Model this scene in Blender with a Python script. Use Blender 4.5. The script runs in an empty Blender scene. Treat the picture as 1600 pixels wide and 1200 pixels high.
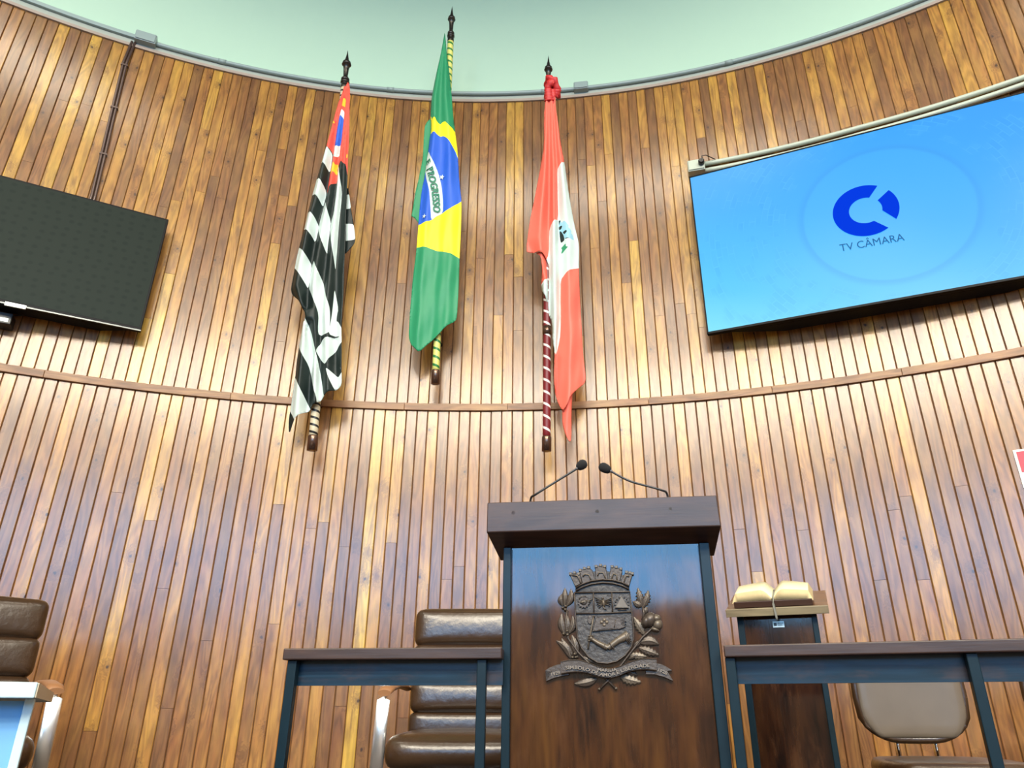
import bpy, bmesh, math, random
import numpy as np
from mathutils import Vector, Matrix
from mathutils.geometry import delaunay_2d_cdt

S = bpy.context.scene
C = S.collection
PI = math.pi
random.seed(7)

# ------------------------------------------------------------------ camera
F, TH, RO, PPX, CZ = 1125.8, 0.4252, -0.0031, 815.6, 0.66
cam_d = bpy.data.cameras.new('camera'); cam = bpy.data.objects.new('camera', cam_d); C.objects.link(cam)
cam_d.sensor_width = 36; cam_d.lens = F / 1600 * 36; cam_d.shift_x = -(PPX - 800) / 1600
cam_d.clip_start = 0.05; cam_d.clip_end = 100
cam.matrix_world = Matrix.Translation((0, 0, CZ)) @ Matrix.Rotation(PI / 2 + TH, 4, 'X') @ Matrix.Rotation(-RO, 4, 'Z')
S.camera = cam

# ------------------------------------------------------------------ world, lights, exposure
S.view_settings.view_transform = 'Standard'; S.view_settings.look = 'None'
S.view_settings.gamma = 1.0; S.view_settings.use_curve_mapping = False
S.view_settings.exposure = 0.15
wd = bpy.data.worlds.new('world'); S.world = wd; wd.use_nodes = True
wd.node_tree.nodes['Background'].inputs[0].default_value = (0.45, 0.62, 1.0, 1)
wd.node_tree.nodes['Background'].inputs[1].default_value = 1.0
CX, CY, R = -0.3286, -1.6812, 5.4842          # axis and radius of the curved chamber wall
CEIL, REAR = 6.15, -7.9
def area(name, loc, rot, sx, sy, power, col):
    l = bpy.data.lights.new(name, 'AREA'); l.shape = 'RECTANGLE'; l.size = sx; l.size_y = sy
    l.energy = power; l.color = col
    o = bpy.data.objects.new(name, l); o.location = loc; o.rotation_euler = rot; C.objects.link(o); return o
for x in (-3.0, 0.0, 3.0):                      # fluorescent ceiling panels of the hall
    for y, p in ((0.8, 45), (-2.0, 75), (-4.7, 480), (-6.6, 520)):
        area('ceiling_panel_light', (x, y, CEIL - 0.06), (0, 0, 0), 1.9, 0.5, p, (1.0, 0.91, 0.74))
for x in (-3.3, -1.1, 1.1, 3.3):                # daylight entering by the rear ribbon window
    area('window_daylight', (x, REAR + 0.12, 3.35), (PI / 2, 0, 0), 2.0, 2.25, 128, (0.15, 0.49, 0.95))

# ------------------------------------------------------------------ pixel rays -> points on real planes
def ray(x, y):
    X = (x - PPX) / F; Y = (600 - y) / F
    c, s = math.cos(RO), math.sin(RO)
    X, Y = c * X + s * Y, -s * X + c * Y
    return Vector((X, math.cos(TH) - Y * math.sin(TH), math.sin(TH) + Y * math.cos(TH)))
O = Vector((0, 0, CZ))
def aty(x, y, D): r = ray(x, y); return O + r * (D / r.y)
def atz(x, y, z): r = ray(x, y); return O + r * ((z - CZ) / r.z)
def atwall(x, y, off=0.0):
    r = ray(x, y); a = r.x ** 2 + r.y ** 2; b = -2 * (r.x * CX + r.y * CY); c = CX * CX + CY * CY - (R - off) ** 2
    return O + r * ((-b + math.sqrt(b * b - 4 * a * c)) / 2 / a)
def onplane(x, y, P0, n): r = ray(x, y); return O + r * ((P0 - O).dot(n) / r.dot(n))

# ------------------------------------------------------------------ materials
def srgb(r, g, b):
    f = lambda v: (v / 12.92 if v <= 0.04045 else ((v + 0.055) / 1.055) ** 2.4)
    return (f(r / 255), f(g / 255), f(b / 255), 1)
def mat(name, col, rough=0.5, metal=0.0, coat=0.0, spec=0.5, sheen=0.0, emit=None, es=1.0, noise=0.0, nscale=20, bump=0.0, bscale=200, coat_rough=0.1):
    m = bpy.data.materials.new(name); m.use_nodes = True; nt = m.node_tree; b = nt.nodes['Principled BSDF']
    b.inputs['Base Color'].default_value = col; b.inputs['Roughness'].default_value = rough
    b.inputs['Metallic'].default_value = metal; b.inputs['Coat Weight'].default_value = coat
    b.inputs['Coat Roughness'].default_value = coat_rough
    b.inputs['Specular IOR Level'].default_value = spec; b.inputs['Sheen Weight'].default_value = sheen
    if emit: b.inputs['Emission Color'].default_value = emit; b.inputs['Emission Strength'].default_value = es
    tc = nt.nodes.new('ShaderNodeTexCoord')
    if noise:
        n = nt.nodes.new('ShaderNodeTexNoise'); n.inputs['Scale'].default_value = nscale; n.inputs['Detail'].default_value = 5
        nt.links.new(tc.outputs['Object'], n.inputs['Vector'])
        r = nt.nodes.new('ShaderNodeMapRange'); r.inputs['To Min'].default_value = 1 - noise; r.inputs['To Max'].default_value = 1 + noise
        nt.links.new(n.outputs['Fac'], r.inputs['Value'])
        h = nt.nodes.new('ShaderNodeHueSaturation'); h.inputs['Color'].default_value = col
        nt.links.new(r.outputs[0], h.inputs['Value']); nt.links.new(h.outputs[0], b.inputs['Base Color'])
    if bump:
        n = nt.nodes.new('ShaderNodeTexNoise'); n.inputs['Scale'].default_value = bscale; n.inputs['Detail'].default_value = 3
        nt.links.new(tc.outputs['Object'], n.inputs['Vector'])
        u = nt.nodes.new('ShaderNodeBump'); u.inputs['Strength'].default_value = bump; u.inputs['Distance'].default_value = 0.002
        nt.links.new(n.outputs['Fac'], u.inputs['Height']); nt.links.new(u.outputs[0], b.inputs['Normal'])
    return m

class NT:
    """small helper to wire math nodes"""
    def __init__(s, m): s.t = m.node_tree; s.b = s.t.nodes['Principled BSDF']
    def n(s, k, **kw):
        x = s.t.nodes.new(k)
        for a, v in kw.items(): setattr(x, a, v)
        return x
    def l(s, a, b): s.t.links.new(a, b)
    def inp(s, node, i, v):
        if isinstance(v, (int, float, tuple)): node.inputs[i].default_value = v
        elif v is not None: s.l(v, node.inputs[i])
    def math(s, op, a, b=None, c=None, clamp=False):
        x = s.n('ShaderNodeMath', operation=op, use_clamp=clamp)
        s.inp(x, 0, a); s.inp(x, 1, b); s.inp(x, 2, c); return x.outputs[0]
    def comb(s, a, b, c=0.0):
        x = s.n('ShaderNodeCombineXYZ'); s.inp(x, 0, a); s.inp(x, 1, b); s.inp(x, 2, c); return x.outputs[0]
    def noise(s, v, sc, det=3, rough=0.5, dist=0.0):
        x = s.n('ShaderNodeTexNoise'); s.l(v, x.inputs['Vector']); x.inputs['Scale'].default_value = sc
        x.inputs['Detail'].default_value = det; x.inputs['Roughness'].default_value = rough; x.inputs['Distortion'].default_value = dist
        return x.outputs['Fac']
    def rng(s, v, a, b, c, d, smooth=False):
        x = s.n('ShaderNodeMapRange', interpolation_type='SMOOTHSTEP' if smooth else 'LINEAR')
        s.l(v, x.inputs[0])
        for i, q in enumerate((a, b, c, d)): x.inputs[1 + i].default_value = q
        return x.outputs[0]
    def mix(s, f, a, b, op='MIX'):
        x = s.n('ShaderNodeMix', data_type='RGBA', blend_type=op, clamp_factor=True)
        s.inp(x, 0, f); s.inp(x, 6, a); s.inp(x, 7, b); return x.outputs[2]
    def ramp(s, v, stops):
        x = s.n('ShaderNodeValToRGB'); s.l(v, x.inputs[0]); e = x.color_ramp.elements
        e[0].position = stops[0][0]; e[0].color = stops[0][1]; e[1].position = stops[-1][0]; e[1].color = stops[-1][1]
        for p, c in stops[1:-1]: q = e.new(p); q.color = c
        return x.outputs[0]

def wood_mat(name, stops, rough=0.3, coat=0.5, grain=1.0, knots=True, uscale=1.0, spec=0.5, coat_rough=0.2, bump=0.25, blotamp=0.26):
    """UV in metres (u across, v along the grain); colour attribute 'pr' holds three random numbers for each board"""
    m = bpy.data.materials.new(name); m.use_nodes = True; t = NT(m)
    uv = t.n('ShaderNodeUVMap').outputs[0]; sp = t.n('ShaderNodeSeparateXYZ'); t.l(uv, sp.inputs[0]); u, v = sp.outputs[0], sp.outputs[1]
    at = t.n('ShaderNodeAttribute', attribute_name='pr'); sc = t.n('ShaderNodeSeparateColor'); t.l(at.outputs['Color'], sc.inputs[0])
    r1, r2, r3 = sc.outputs[0], sc.outputs[1], sc.outputs[2]
    base = t.ramp(r1, stops)
    off = t.math('MULTIPLY', r2, 37.0); off2 = t.math('MULTIPLY', r3, 61.0)
    big = t.noise(t.comb(t.math('MULTIPLY_ADD', u, 9.0, off), t.math('MULTIPLY_ADD', v, 1.1, off2)), 1.0, 2, 0.5, 0.3)
    kv = t.comb(t.math('MULTIPLY_ADD', u, 15.0 * uscale, off), t.math('MULTIPLY_ADD', v, 2.6, off2))
    vo = t.n('ShaderNodeTexVoronoi', voronoi_dimensions='2D'); t.l(kv, vo.inputs['Vector']); vo.inputs['Scale'].default_value = 1.0
    vs = t.n('ShaderNodeSeparateColor'); t.l(vo.outputs['Color'], vs.inputs[0])
    has = t.math('GREATER_THAN', vs.outputs[0], 0.60 if knots else 1.1)
    pz = t.n('ShaderNodeSeparateXYZ'); t.l(vo.outputs['Position'], pz.inputs[0]); kz = t.n('ShaderNodeSeparateXYZ'); t.l(kv, kz.inputs[0])
    ddx = t.math('DIVIDE', t.math('SUBTRACT', pz.outputs[0], kz.outputs[0]), 15.0 * uscale); ddy = t.math('DIVIDE', t.math('SUBTRACT', pz.outputs[1], kz.outputs[1]), 3.4)
    kd0 = t.math('SQRT', t.math('ADD', t.math('MULTIPLY', ddx, ddx), t.math('MULTIPLY', ddy, ddy)))       # metres from the knot
    wob = t.noise(t.comb(t.math('MULTIPLY_ADD', u, 90.0, off), t.math('MULTIPLY_ADD', v, 70.0, off2)), 1.0, 2)
    kd = t.math('MULTIPLY', kd0, t.rng(wob, 0.3, 0.7, 0.65, 1.45))
    halo = t.math('MULTIPLY', t.rng(kd, 0.004, 0.045, 1, 0, True), has)
    rings = t.math('ADD', t.math('MULTIPLY', big, 30.0 * grain), t.math('MULTIPLY', halo, 5.0))
    rg = t.math('MULTIPLY_ADD', t.math('SINE', t.math('MULTIPLY', rings, 2.2)), 0.5, 0.5)
    fine = t.noise(t.comb(t.math('MULTIPLY_ADD', u, 200.0, off), t.math('MULTIPLY_ADD', v, 7.0, off2)), 1.0, 5, 0.7)
    blot = t.noise(t.comb(t.math('MULTIPLY_ADD', u, 14.0, off2), t.math('MULTIPLY_ADD', v, 3.0, off)), 1.0, 3, 0.6)
    val = t.math('ADD', t.rng(rg, 0, 1, 0.80, 1.10), t.math('ADD', t.rng(fine, 0.25, 0.75, -0.17, 0.15), t.rng(blot, 0.3, 0.7, -blotamp, blotamp)))
    hs = t.n('ShaderNodeHueSaturation'); t.l(base, hs.inputs['Color']); t.l(val, hs.inputs['Value'])
    t.l(t.rng(blot, 0.3, 0.7, 0.49, 0.51), hs.inputs['Hue'])
    c0 = t.mix(t.math('MULTIPLY', t.rng(t.noise(t.comb(t.math('MULTIPLY_ADD', u, 22.0, off), t.math('MULTIPLY_ADD', v, 5.0, off2)), 1.0, 5, 0.65), 0.50, 0.72, 0, 1, True), 0.55 if knots else 0.25), hs.outputs[0], (0.105, 0.045, 0.019, 1))
    c1 = t.mix(t.math('MULTIPLY', halo, 0.5), c0, (0.11, 0.045, 0.017, 1))
    kn = t.math('MULTIPLY', t.rng(kd, 0.0035, 0.0085, 1, 0, True), has)
    kn = t.math('MULTIPLY', kn, t.math('GREATER_THAN', vs.outputs[1], 0.35))
    c2 = t.mix(t.math('MULTIPLY', kn, 0.85), c1, (0.035, 0.017, 0.01, 1))
    t.l(c2, t.b.inputs['Base Color'])
    t.b.inputs['Specular IOR Level'].default_value = spec
    t.l(t.rng(fine, 0.2, 0.8, rough - 0.07, rough + 0.09), t.b.inputs['Roughness'])
    t.b.inputs['Coat Weight'].default_value = coat; t.b.inputs['Coat Roughness'].default_value = coat_rough
    bp = t.n('ShaderNodeBump'); bp.inputs['Strength'].default_value = bump; bp.inputs['Distance'].default_value = 0.0015
    t.l(t.math('ADD', t.math('MULTIPLY', fine, 0.6), t.math('MULTIPLY', blot, 2.0)), bp.inputs['Height']); t.l(bp.outputs[0], t.b.inputs['Normal'])
    t.l(bp.outputs[0], t.b.inputs['Coat Normal'])
    return m

M = {}
M['plank'] = wood_mat('plank_wood', [(0.0, (0.19, 0.085, 0.027, 1)), (0.25, (0.29, 0.125, 0.031, 1)), (0.45, (0.37, 0.178, 0.034, 1)), (0.6, (0.38, 0.182, 0.035, 1)), (0.75, (0.43, 0.225, 0.038, 1)), (0.9, (0.46, 0.262, 0.044, 1)), (1.0, (0.48, 0.28, 0.046, 1))], rough=0.42, coat=1.0, coat_rough=0.2, spec=0.25)
M['batten'] = wood_mat('batten_wood', [(0.0, (0.25, 0.125, 0.055, 1)), (1.0, (0.34, 0.18, 0.08, 1))], rough=0.45, coat=0.15, spec=0.3, knots=False)
M['backing'] = mat('backing_wood', (0.16, 0.065, 0.022, 1), 0.6)
M['darkwood'] = wood_mat('dark_varnished_wood', [(0.0, (0.020, 0.0065, 0.0022, 1)), (1.0, (0.050, 0.017, 0.0032, 1))], rough=0.3, blotamp=0.75, coat=1.0, knots=False, uscale=0.3, coat_rough=0.07, bump=0.16, spec=0.05)
M['darkwood'].node_tree.nodes['Principled BSDF'].inputs['Coat IOR'].default_value = 1.58
M['slab'] = wood_mat('brown_slab_wood', [(0.0, (0.034, 0.018, 0.014, 1)), (1.0, (0.048, 0.025, 0.019, 1))], rough=0.45, coat=0.25, spec=0.3, knots=False, grain=0.8)
M['brownboard'] = wood_mat('brown_reading_board', [(0.0, (0.09, 0.035, 0.012, 1)), (1.0, (0.12, 0.048, 0.015, 1))], rough=0.4, coat=0.3, knots=False)
M['board'] = wood_mat('pale_board_wood', [(0.0, (0.19, 0.15, 0.09, 1)), (1.0, (0.24, 0.185, 0.11, 1))], rough=0.5, coat=0.1, knots=False)
M['plaster'] = mat('mint_white_plaster', (0.45, 0.64, 0.50, 1), 0.85, noise=0.02, nscale=1.5)
M['hallwall'] = mat('hall_plaster', (0.13, 0.12, 0.11, 1), 0.8)
M['floor'] = mat('floor_carpet', (0.07, 0.045, 0.03, 1), 0.9, noise=0.1, nscale=60)
M['trim3'] = mat('pale_green_grey_trim', (0.36, 0.40, 0.35, 1), 0.8)
M['white_trim'] = mat('white_trim_paint', (0.75, 0.80, 0.74, 1), 0.5)
M['ledge'] = mat('pinkish_ledge_wood', (0.36, 0.29, 0.24, 1), 0.6, noise=0.15, nscale=8)
M['pvc'] = mat('grey_conduit_plastic', (0.27, 0.35, 0.34, 1), 0.35, noise=0.05)
M['pvc_pale'] = mat('pale_grey_conduit_plastic', (0.47, 0.52, 0.42, 1), 0.35, noise=0.04)
M['pvc_brown'] = mat('brown_metal_conduit', (0.10, 0.065, 0.055, 1), 0.3, metal=0.3)
M['blackp'] = mat('black_plastic', (0.012, 0.013, 0.014, 1), 0.35)
M['rail'] = mat('blue_black_steel', (0.0025, 0.012, 0.019, 1), 0.4, coat=0.08, spec=0.2, noise=0.25, nscale=30)  # blue-black base colour with random tone variation
M['bronze'] = mat('dark_bronze_carving', (0.062, 0.047, 0.037, 1), 0.42, metal=0.35, noise=0.3, nscale=45, bump=0.5, bscale=140)
M['bronze_field'] = mat('dark_bronze_field', (0.042, 0.036, 0.032, 1), 0.45, metal=0.35, noise=0.2, nscale=60, bump=1.0, bscale=90)
M['leather'] = mat('brown_leather', (0.036, 0.018, 0.008, 1), 0.30, coat=0.3, noise=0.3, nscale=14, bump=0.9, bscale=38, coat_rough=0.25)
M['leather_pad'] = mat('tan_leather_pad', (0.26, 0.12, 0.05, 1), 0.4, noise=0.1)
M['taupe'] = mat('taupe_vinyl', (0.115, 0.09, 0.066, 1), 0.38, noise=0.15, nscale=14, coat=0.2, coat_rough=0.3)
M['satin'] = mat('polished_flat_steel', (0.9, 0.92, 0.92, 1), 0.28, metal=0.9)
M['chrome'] = mat('chrome', (0.8, 0.8, 0.82, 1), 0.08, metal=1.0)
M['paper'] = mat('cream_paper', (0.62, 0.58, 0.38, 1), 0.8, noise=0.04, nscale=30)
M['edge_paper'] = mat('cream_page_edges', (0.48, 0.38, 0.20, 1), 0.8, noise=0.1, nscale=80)
M['cover'] = mat('dark_brown_book_cover', (0.035, 0.012, 0.005, 1), 0.5)
M['ribbon'] = mat('grey_ribbon', (0.2, 0.2, 0.17, 1), 0.6)
M['white_paint'] = mat('white_laminate', (0.40, 0.54, 0.60, 1), 0.5)
M['beige'] = mat('beige_edge', (0.50, 0.45, 0.34, 1), 0.4)
M['bluepanel'] = mat('light_blue_laminate', (0.12, 0.32, 0.58, 1), 0.6)
M['plate'] = mat('pale_metal_plate', (0.62, 0.72, 0.70, 1), 0.35, metal=0.2)
M['casing'] = mat('matt_black_casing', (0.003, 0.003, 0.004, 1), 0.5, spec=0.15)
M['gunmetal'] = mat('dark_turned_metal', (0.045, 0.042, 0.038, 1), 0.25, metal=0.7)
M['ferrule'] = mat('brown_metal_ferrule', (0.15, 0.09, 0.065, 1), 0.25, metal=0.8)
M['brown_cloth'] = mat('dark_red_back_cloth', (0.16, 0.02, 0.015, 1), 0.6)

# ------------------------------------------------------------------ object helpers
def setp(o, label=None, cat=None, group=None, kind=None):
    if label: o['label'] = label
    if cat: o['category'] = cat
    if group: o['group'] = group
    if kind: o['kind'] = kind
    return o
def thing(name, loc, label, cat, rotz=0.0, group=None):
    o = bpy.data.objects.new(name, None); C.objects.link(o); o.empty_display_size = 0.1
    o.location = loc; o.rotation_euler = (0, 0, rotz); setp(o, label, cat, group); return o
def mkobj(name, me, mats, parent=None, world=True, smooth=False):
    """world=True: mesh coordinates are world coordinates even when parented"""
    o = bpy.data.objects.new(name, me); C.objects.link(o)
    for m in (mats if isinstance(mats, (list, tuple)) else [mats]): me.materials.append(M[m] if isinstance(m, str) else m)
    if parent:
        o.parent = parent
        if world:
            chain = Matrix.Identity(4); p = parent
            while p: chain = (Matrix.Translation(p.location) @ Matrix.Rotation(p.rotation_euler.z, 4, 'Z') if p.type == 'EMPTY' else p.matrix_parent_inverse.copy()) @ chain; p = p.parent
            o.matrix_parent_inverse = chain.inverted()
    if smooth:
        for p in me.polygons: p.use_smooth = True
    return o

class MB:
    def __init__(s): s.bm = bmesh.new(); s.uv = s.bm.loops.layers.uv.new('UVMap'); s.pr = s.bm.loops.layers.color.new('pr')
    def face(s, vs, mi=0, uvs=None, pr=None, smooth=False):
        try: f = s.bm.faces.new(vs)
        except ValueError: return None
        f.material_index = mi; f.smooth = smooth
        if uvs:
            for l, q in zip(f.loops, uvs): l[s.uv].uv = q
        if pr:
            for l in f.loops: l[s.pr] = (*pr, 1)
        return f
    def v(s, p): return s.bm.verts.new(p)
    def hexa(s, P, mi=0, pr=None, grain='x', smooth=False):
        """P: 8 points, bottom ring 0-3 then top ring 4-7; uv in metres along the longest side"""
        V = [s.v(p) for p in P]; pr = pr or (random.random(), random.random(), random.random())
        fs = []
        for idx in ((3, 2, 1, 0), (4, 5, 6, 7), (0, 1, 5, 4), (1, 2, 6, 5), (2, 3, 7, 6), (3, 0, 4, 7)):
            a, b, c, d = [Vector(P[i]) for i in idx]
            e1, e2 = (b - a).length, (d - a).length
            f = (b - a).length < (d - a).length
            if f: uvs = ((0, 0), (e1, 0), (e1, e2), (0, e2))
            else: uvs = ((0, 0), (0, e1), (e2, e1), (e2, 0))
            fs.append(s.face([V[i] for i in idx], mi, uvs, pr))
        return V
    def box(s, c, d, mi=0, rot=None, **k):
        c = Vector(c); hx, hy, hz = d[0] / 2, d[1] / 2, d[2] / 2; rot = rot or Matrix.Identity(3)
        P = [c + rot @ Vector(q) for q in ((-hx, -hy, -hz), (hx, -hy, -hz), (hx, hy, -hz), (-hx, hy, -hz), (-hx, -hy, hz), (hx, -hy, hz), (hx, hy, hz), (-hx, hy, hz))]
        return s.hexa(P, mi, **k)
    def tube(s, pts, r, n=10, mi=0, caps=True, flat=None):
        pts = [Vector(p) for p in pts]; rings = []; L = 0
        for i, p in enumerate(pts):
            d = (pts[min(i + 1, len(pts) - 1)] - pts[max(i - 1, 0)]).normalized()
            up = Vector((0, 0, 1)) if abs(d.z) < 0.9 else Vector((0, 1, 0))
            a = d.cross(up).normalized(); b = d.cross(a).normalized()
            rr = r[i] if isinstance(r, (list, tuple)) else r
            fl = flat or (1, 1)
            rings.append([s.v(p + (a * math.cos(t) * fl[0] + b * math.sin(t) * fl[1]) * rr) for t in [2 * PI * k / n for k in range(n)]])
        for i in range(len(rings) - 1):
            l2 = L + (pts[i + 1] - pts[i]).length
            for k in range(n):
                k2 = (k + 1) % n
                s.face([rings[i][k], rings[i][k2], rings[i + 1][k2], rings[i + 1][k]], mi, ((k / n, L), ((k + 1) / n, L), ((k + 1) / n, l2), (k / n, l2)), smooth=True)
            L = l2
        if caps: s.face(rings[0][::-1], mi); s.face(rings[-1], mi)
        return rings
    def rbox(s, c, d, r, mi=0, rot=None, n=10, bulge=(0, 0, 0), warp=None):
        """soft cushion: rounded box"""
        c = Vector(c); h = Vector(d) / 2; rot = rot or Matrix.Identity(3); cache = {}
        def pos(p):
            q = Vector(p)
            w = Vector([q[i] * h[i] for i in range(3)])
            inn = Vector([max(-(h[i] - r), min(h[i] - r, w[i])) for i in range(3)])
            dd = w - inn
            if dd.length > 1e-9: w = inn + dd.normalized() * r if dd.length > 0 else w
            for i in range(3):
                if bulge[i]:
                    o = [j for j in range(3) if j != i]
                    w[i] += math.copysign(bulge[i], q[i]) * abs(q[i]) * (1 - q[o[0]] ** 2) * (1 - q[o[1]] ** 2)
            if warp: w = warp(w)
            return c + rot @ w
        def vert(p):
            k = tuple(round(x, 5) for x in p)
            if k not in cache: cache[k] = s.v(pos(p))
            return cache[k]
        g = [-1 + 2 * i / n for i in range(n + 1)]
        g = [math.copysign(1 - (1 - abs(x)) ** 1.5, x) for x in g]
        for ax in range(3):
            o = [j for j in range(3) if j != ax]
            for sg in (-1, 1):
                for i in range(n):
                    for j in range(n):
                        P = []
                        for (a, b) in ((i, j), (i + 1, j), (i + 1, j + 1), (i, j + 1)):
                            p = [0, 0, 0]; p[ax] = sg; p[o[0]] = g[a]; p[o[1]] = g[b]; P.append(vert(p))
                        if (sg > 0) == (ax == 1): P.reverse()
                        s.face(P, mi, smooth=True)
    def lathe(s, base, axis, prof, n=20, mi=0):
        axis = Vector(axis).normalized(); a = axis.orthogonal().normalized(); b = axis.cross(a); rings = []
        for (z, r) in prof: rings.append([s.v(Vector(base) + axis * z + (a * math.cos(2 * PI * k / n) + b * math.sin(2 * PI * k / n)) * max(r, 1e-4)) for k in range(n)])
        for i in range(len(rings) - 1):
            for k in range(n):
                k2 = (k + 1) % n; s.face([rings[i][k], rings[i][k2], rings[i + 1][k2], rings[i + 1][k]], mi, ((k / n, prof[i][0]), ((k + 1) / n, prof[i][0]), ((k + 1) / n, prof[i + 1][0]), (k / n, prof[i + 1][0])), smooth=True)
        s.face(rings[0][::-1], mi); s.face(rings[-1], mi)
    def build(s, name, mats, parent=None, world=True, bevel=0.0):
        bmesh.ops.recalc_face_normals(s.bm, faces=s.bm.faces[:])
        me = bpy.data.meshes.new(name); s.bm.to_mesh(me); s.bm.free()
        o = mkobj(name, me, mats, parent, world)
        if bevel:
            b = o.modifiers.new('bevel', 'BEVEL'); b.width = bevel; b.segments = 2; b.limit_method = 'ANGLE'; b.angle_limit = 0.7
        return o

def polar(phi, r, z): return Vector((CX + r * math.sin(phi), CY + r * math.cos(phi), z))
def phi_of(p): return math.atan2(p.x - CX, p.y - CY)

# ------------------------------------------------------------------ setting: the curved wall
ZS, ZT = 2.210, 4.553                 # underside of the batten, top of the boarding
PH0, DPH = 0.050, 1 / 91.404
def arc_band(mb, r0, r1, z0, z1, a0, a1, n, mi=0, uvw=False):
    pr = (random.random(), random.random(), random.random()); prev = None
    for i in range(n + 1):
        a = a0 + (a1 - a0) * i / n
        cur = [mb.v(polar(a, r, z)) for r, z in ((r0, z0), (r0, z1), (r1, z1), (r1, z0))]
        if prev:
            l0, l1 = (i - 1) * (a1 - a0) / n * r0, i * (a1 - a0) / n * r0
            for k in range(4):
                k2 = (k + 1) % 4; dz = (z1 - z0) if k % 2 == 0 else (r1 - r0)
                mb.face([prev[k], cur[k], cur[k2], prev[k2]], mi, ((0, l0), (0, l1), (dz, l1), (dz, l0)), pr)
        else: mb.face(cur[::-1], mi)
        prev = cur
    mb.face(prev, mi)
wl = MB()
arc_band(wl, R + 0.012, R + 0.14, 0, ZT - 0.002, -PI / 2, PI / 2, 160, 1)
def plank(mb, i, z0, z1, gap):
    zs = [z0]
    while zs[-1] < z1 - 0.5: zs.append(min(z1, zs[-1] + random.uniform(0.35, 2.6)))
    if zs[-1] < z1: zs[-1 if len(zs) > 1 else 0] = z1 if len(zs) > 1 else zs[0]
    if len(zs) == 1: zs.append(z1)
    zs[-1] = z1
    pr0 = random.random()
    jt = random.uniform(-0.0012, 0.0012)
    a0 = PH0 + (i - 44) * DPH; a1 = a0 + DPH; w = DPH * R
    for j in range(len(zs) - 1):
        tone = pr0 if random.random() < 0.45 else random.random()
        tone = min(1, max(0, 0.47 + (tone - 0.5) * (0.9 if random.random() < 0.85 else 1.5)))
        pr = (tone, random.random(), random.random())
        g = gap / 2 / R; c = 0.003 / R; q = 0.0007
        b, t = zs[j] + (q if j else 0), zs[j + 1] - (q if j < len(zs) - 2 else 0)
        rr = R + jt + random.uniform(-0.0004, 0.0004)
        prof = ((a0 + g, R + 0.013), (a0 + g, rr + 0.003), (a0 + g + c, rr), (a1 - g - c, rr), (a1 - g, rr + 0.003), (a1 - g, R + 0.013))
        B = [mb.v(polar(a, r, b)) for a, r in prof]; T = [mb.v(polar(a, r, t)) for a, r in prof]
        us = [(a - a0) * R for a, r in prof]
        for k in range(5): mb.face([B[k], B[k + 1], T[k + 1], T[k]], 0, ((us[k], b), (us[k + 1], b), (us[k + 1], t), (us[k], t)), pr)
        mb.face(T, 0, [(u_, t) for u_ in us], pr); mb.face(B[::-1], 0, [(u_, b) for u_ in us[::-1]], pr)
for i in range(-40, 150):
    plank(wl, i, 0.0, ZS + 0.01, 0.0032); plank(wl, i, ZS + 0.03, ZT, 0.0026)
setp(wl.build('wall_back', ['plank', 'backing']), kind='structure')
w2 = MB(); arc_band(w2, R + 0.004, R + 0.14, ZT - 0.002, CEIL, -PI / 2, PI / 2, 160); setp(w2.build('wall_upper', 'plaster'), kind='structure')
b1 = MB()
segs = [-0.80, -0.52, -0.40, -0.235, -0.062, 0.045, 0.11, 0.19, 0.31, 0.425, 0.56, 0.8]
for a, b in zip(segs[:-1], segs[1:]): arc_band(b1, R - 0.014, R + 0.011, ZS, ZS + 0.042, a + 0.0001, b - 0.0001, 16)
setp(b1.build('trim_1', 'batten', bevel=0.002), kind='structure')
b2 = MB(); arc_band(b2, R - 0.012, R + 0.003, ZT, ZT + 0.022, -1.2, 1.2, 120); setp(b2.build('trim_2', 'ledge'), kind='structure')
b3 = MB(); arc_band(b3, R - 0.006, R + 0.0035, ZT + 0.022, ZT + 0.06, -1.2, 1.2, 120); setp(b3.build('trim_3', 'trim3'), kind='structure')
# the hall behind the camera
def wall_box(name, c, d, m): q = MB(); q.box(c, d); return setp(q.build(name, m), kind='structure')
for nm, sx in (('wall_left', -1), ('wall_right', 1)):
    wall_box(nm, (CX + sx * (R + 0.08), (CY + REAR) / 2, (CEIL - 0.7) / 2), (0.15, CY - REAR, CEIL + 0.7), 'hallwall')
rw = MB(); x0, x1 = CX - R - 0.15, CX + R + 0.15
rw.box(((x0 + x1) / 2, REAR - 0.08, (2.2 - 0.7) / 2), (x1 - x0, 0.15, 2.9)); rw.box(((x0 + x1) / 2, REAR - 0.08, (4.5 + CEIL) / 2), (x1 - x0, 0.15, CEIL - 4.5))
for xa, xb in ((x0, -4.4), (4.4, x1)): rw.box(((xa + xb) / 2, REAR - 0.08, 3.35), (xb - xa, 0.15, 2.3))
setp(rw.build('wall_rear', 'hallwall'), kind='structure')
for i, x in enumerate((-3.3, -1.1, 1.1, 3.3)):
    q = MB()
    for dx in (-1.07, 1.07): q.box((x + dx, REAR - 0.05, 3.35), (0.06, 0.1, 2.3))
    for z in (2.23, 4.47): q.box((x, REAR - 0.05, z), (2.2, 0.1, 0.06))
    setp(q.build('window_%d' % (i + 1), 'white_trim'), kind='structure')
q = MB(); q.box((CX, (R + CY + REAR) / 2, CEIL + 0.05), (2 * R + 0.4, R + CY - REAR + 0.4, 0.1)); setp(q.build('ceiling', 'hallwall'), kind='structure')
q = MB()
q.box((CX, (4.1 + 1.3) / 2, -0.4), (2 * R + 0.3, 2.8, 0.8)); q.box((CX, (1.3 + REAR) / 2, -0.75), (2 * R + 0.3, 1.3 - REAR + 0.1, 0.1))
setp(q.build('floor', 'floor'), kind='structure')

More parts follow.
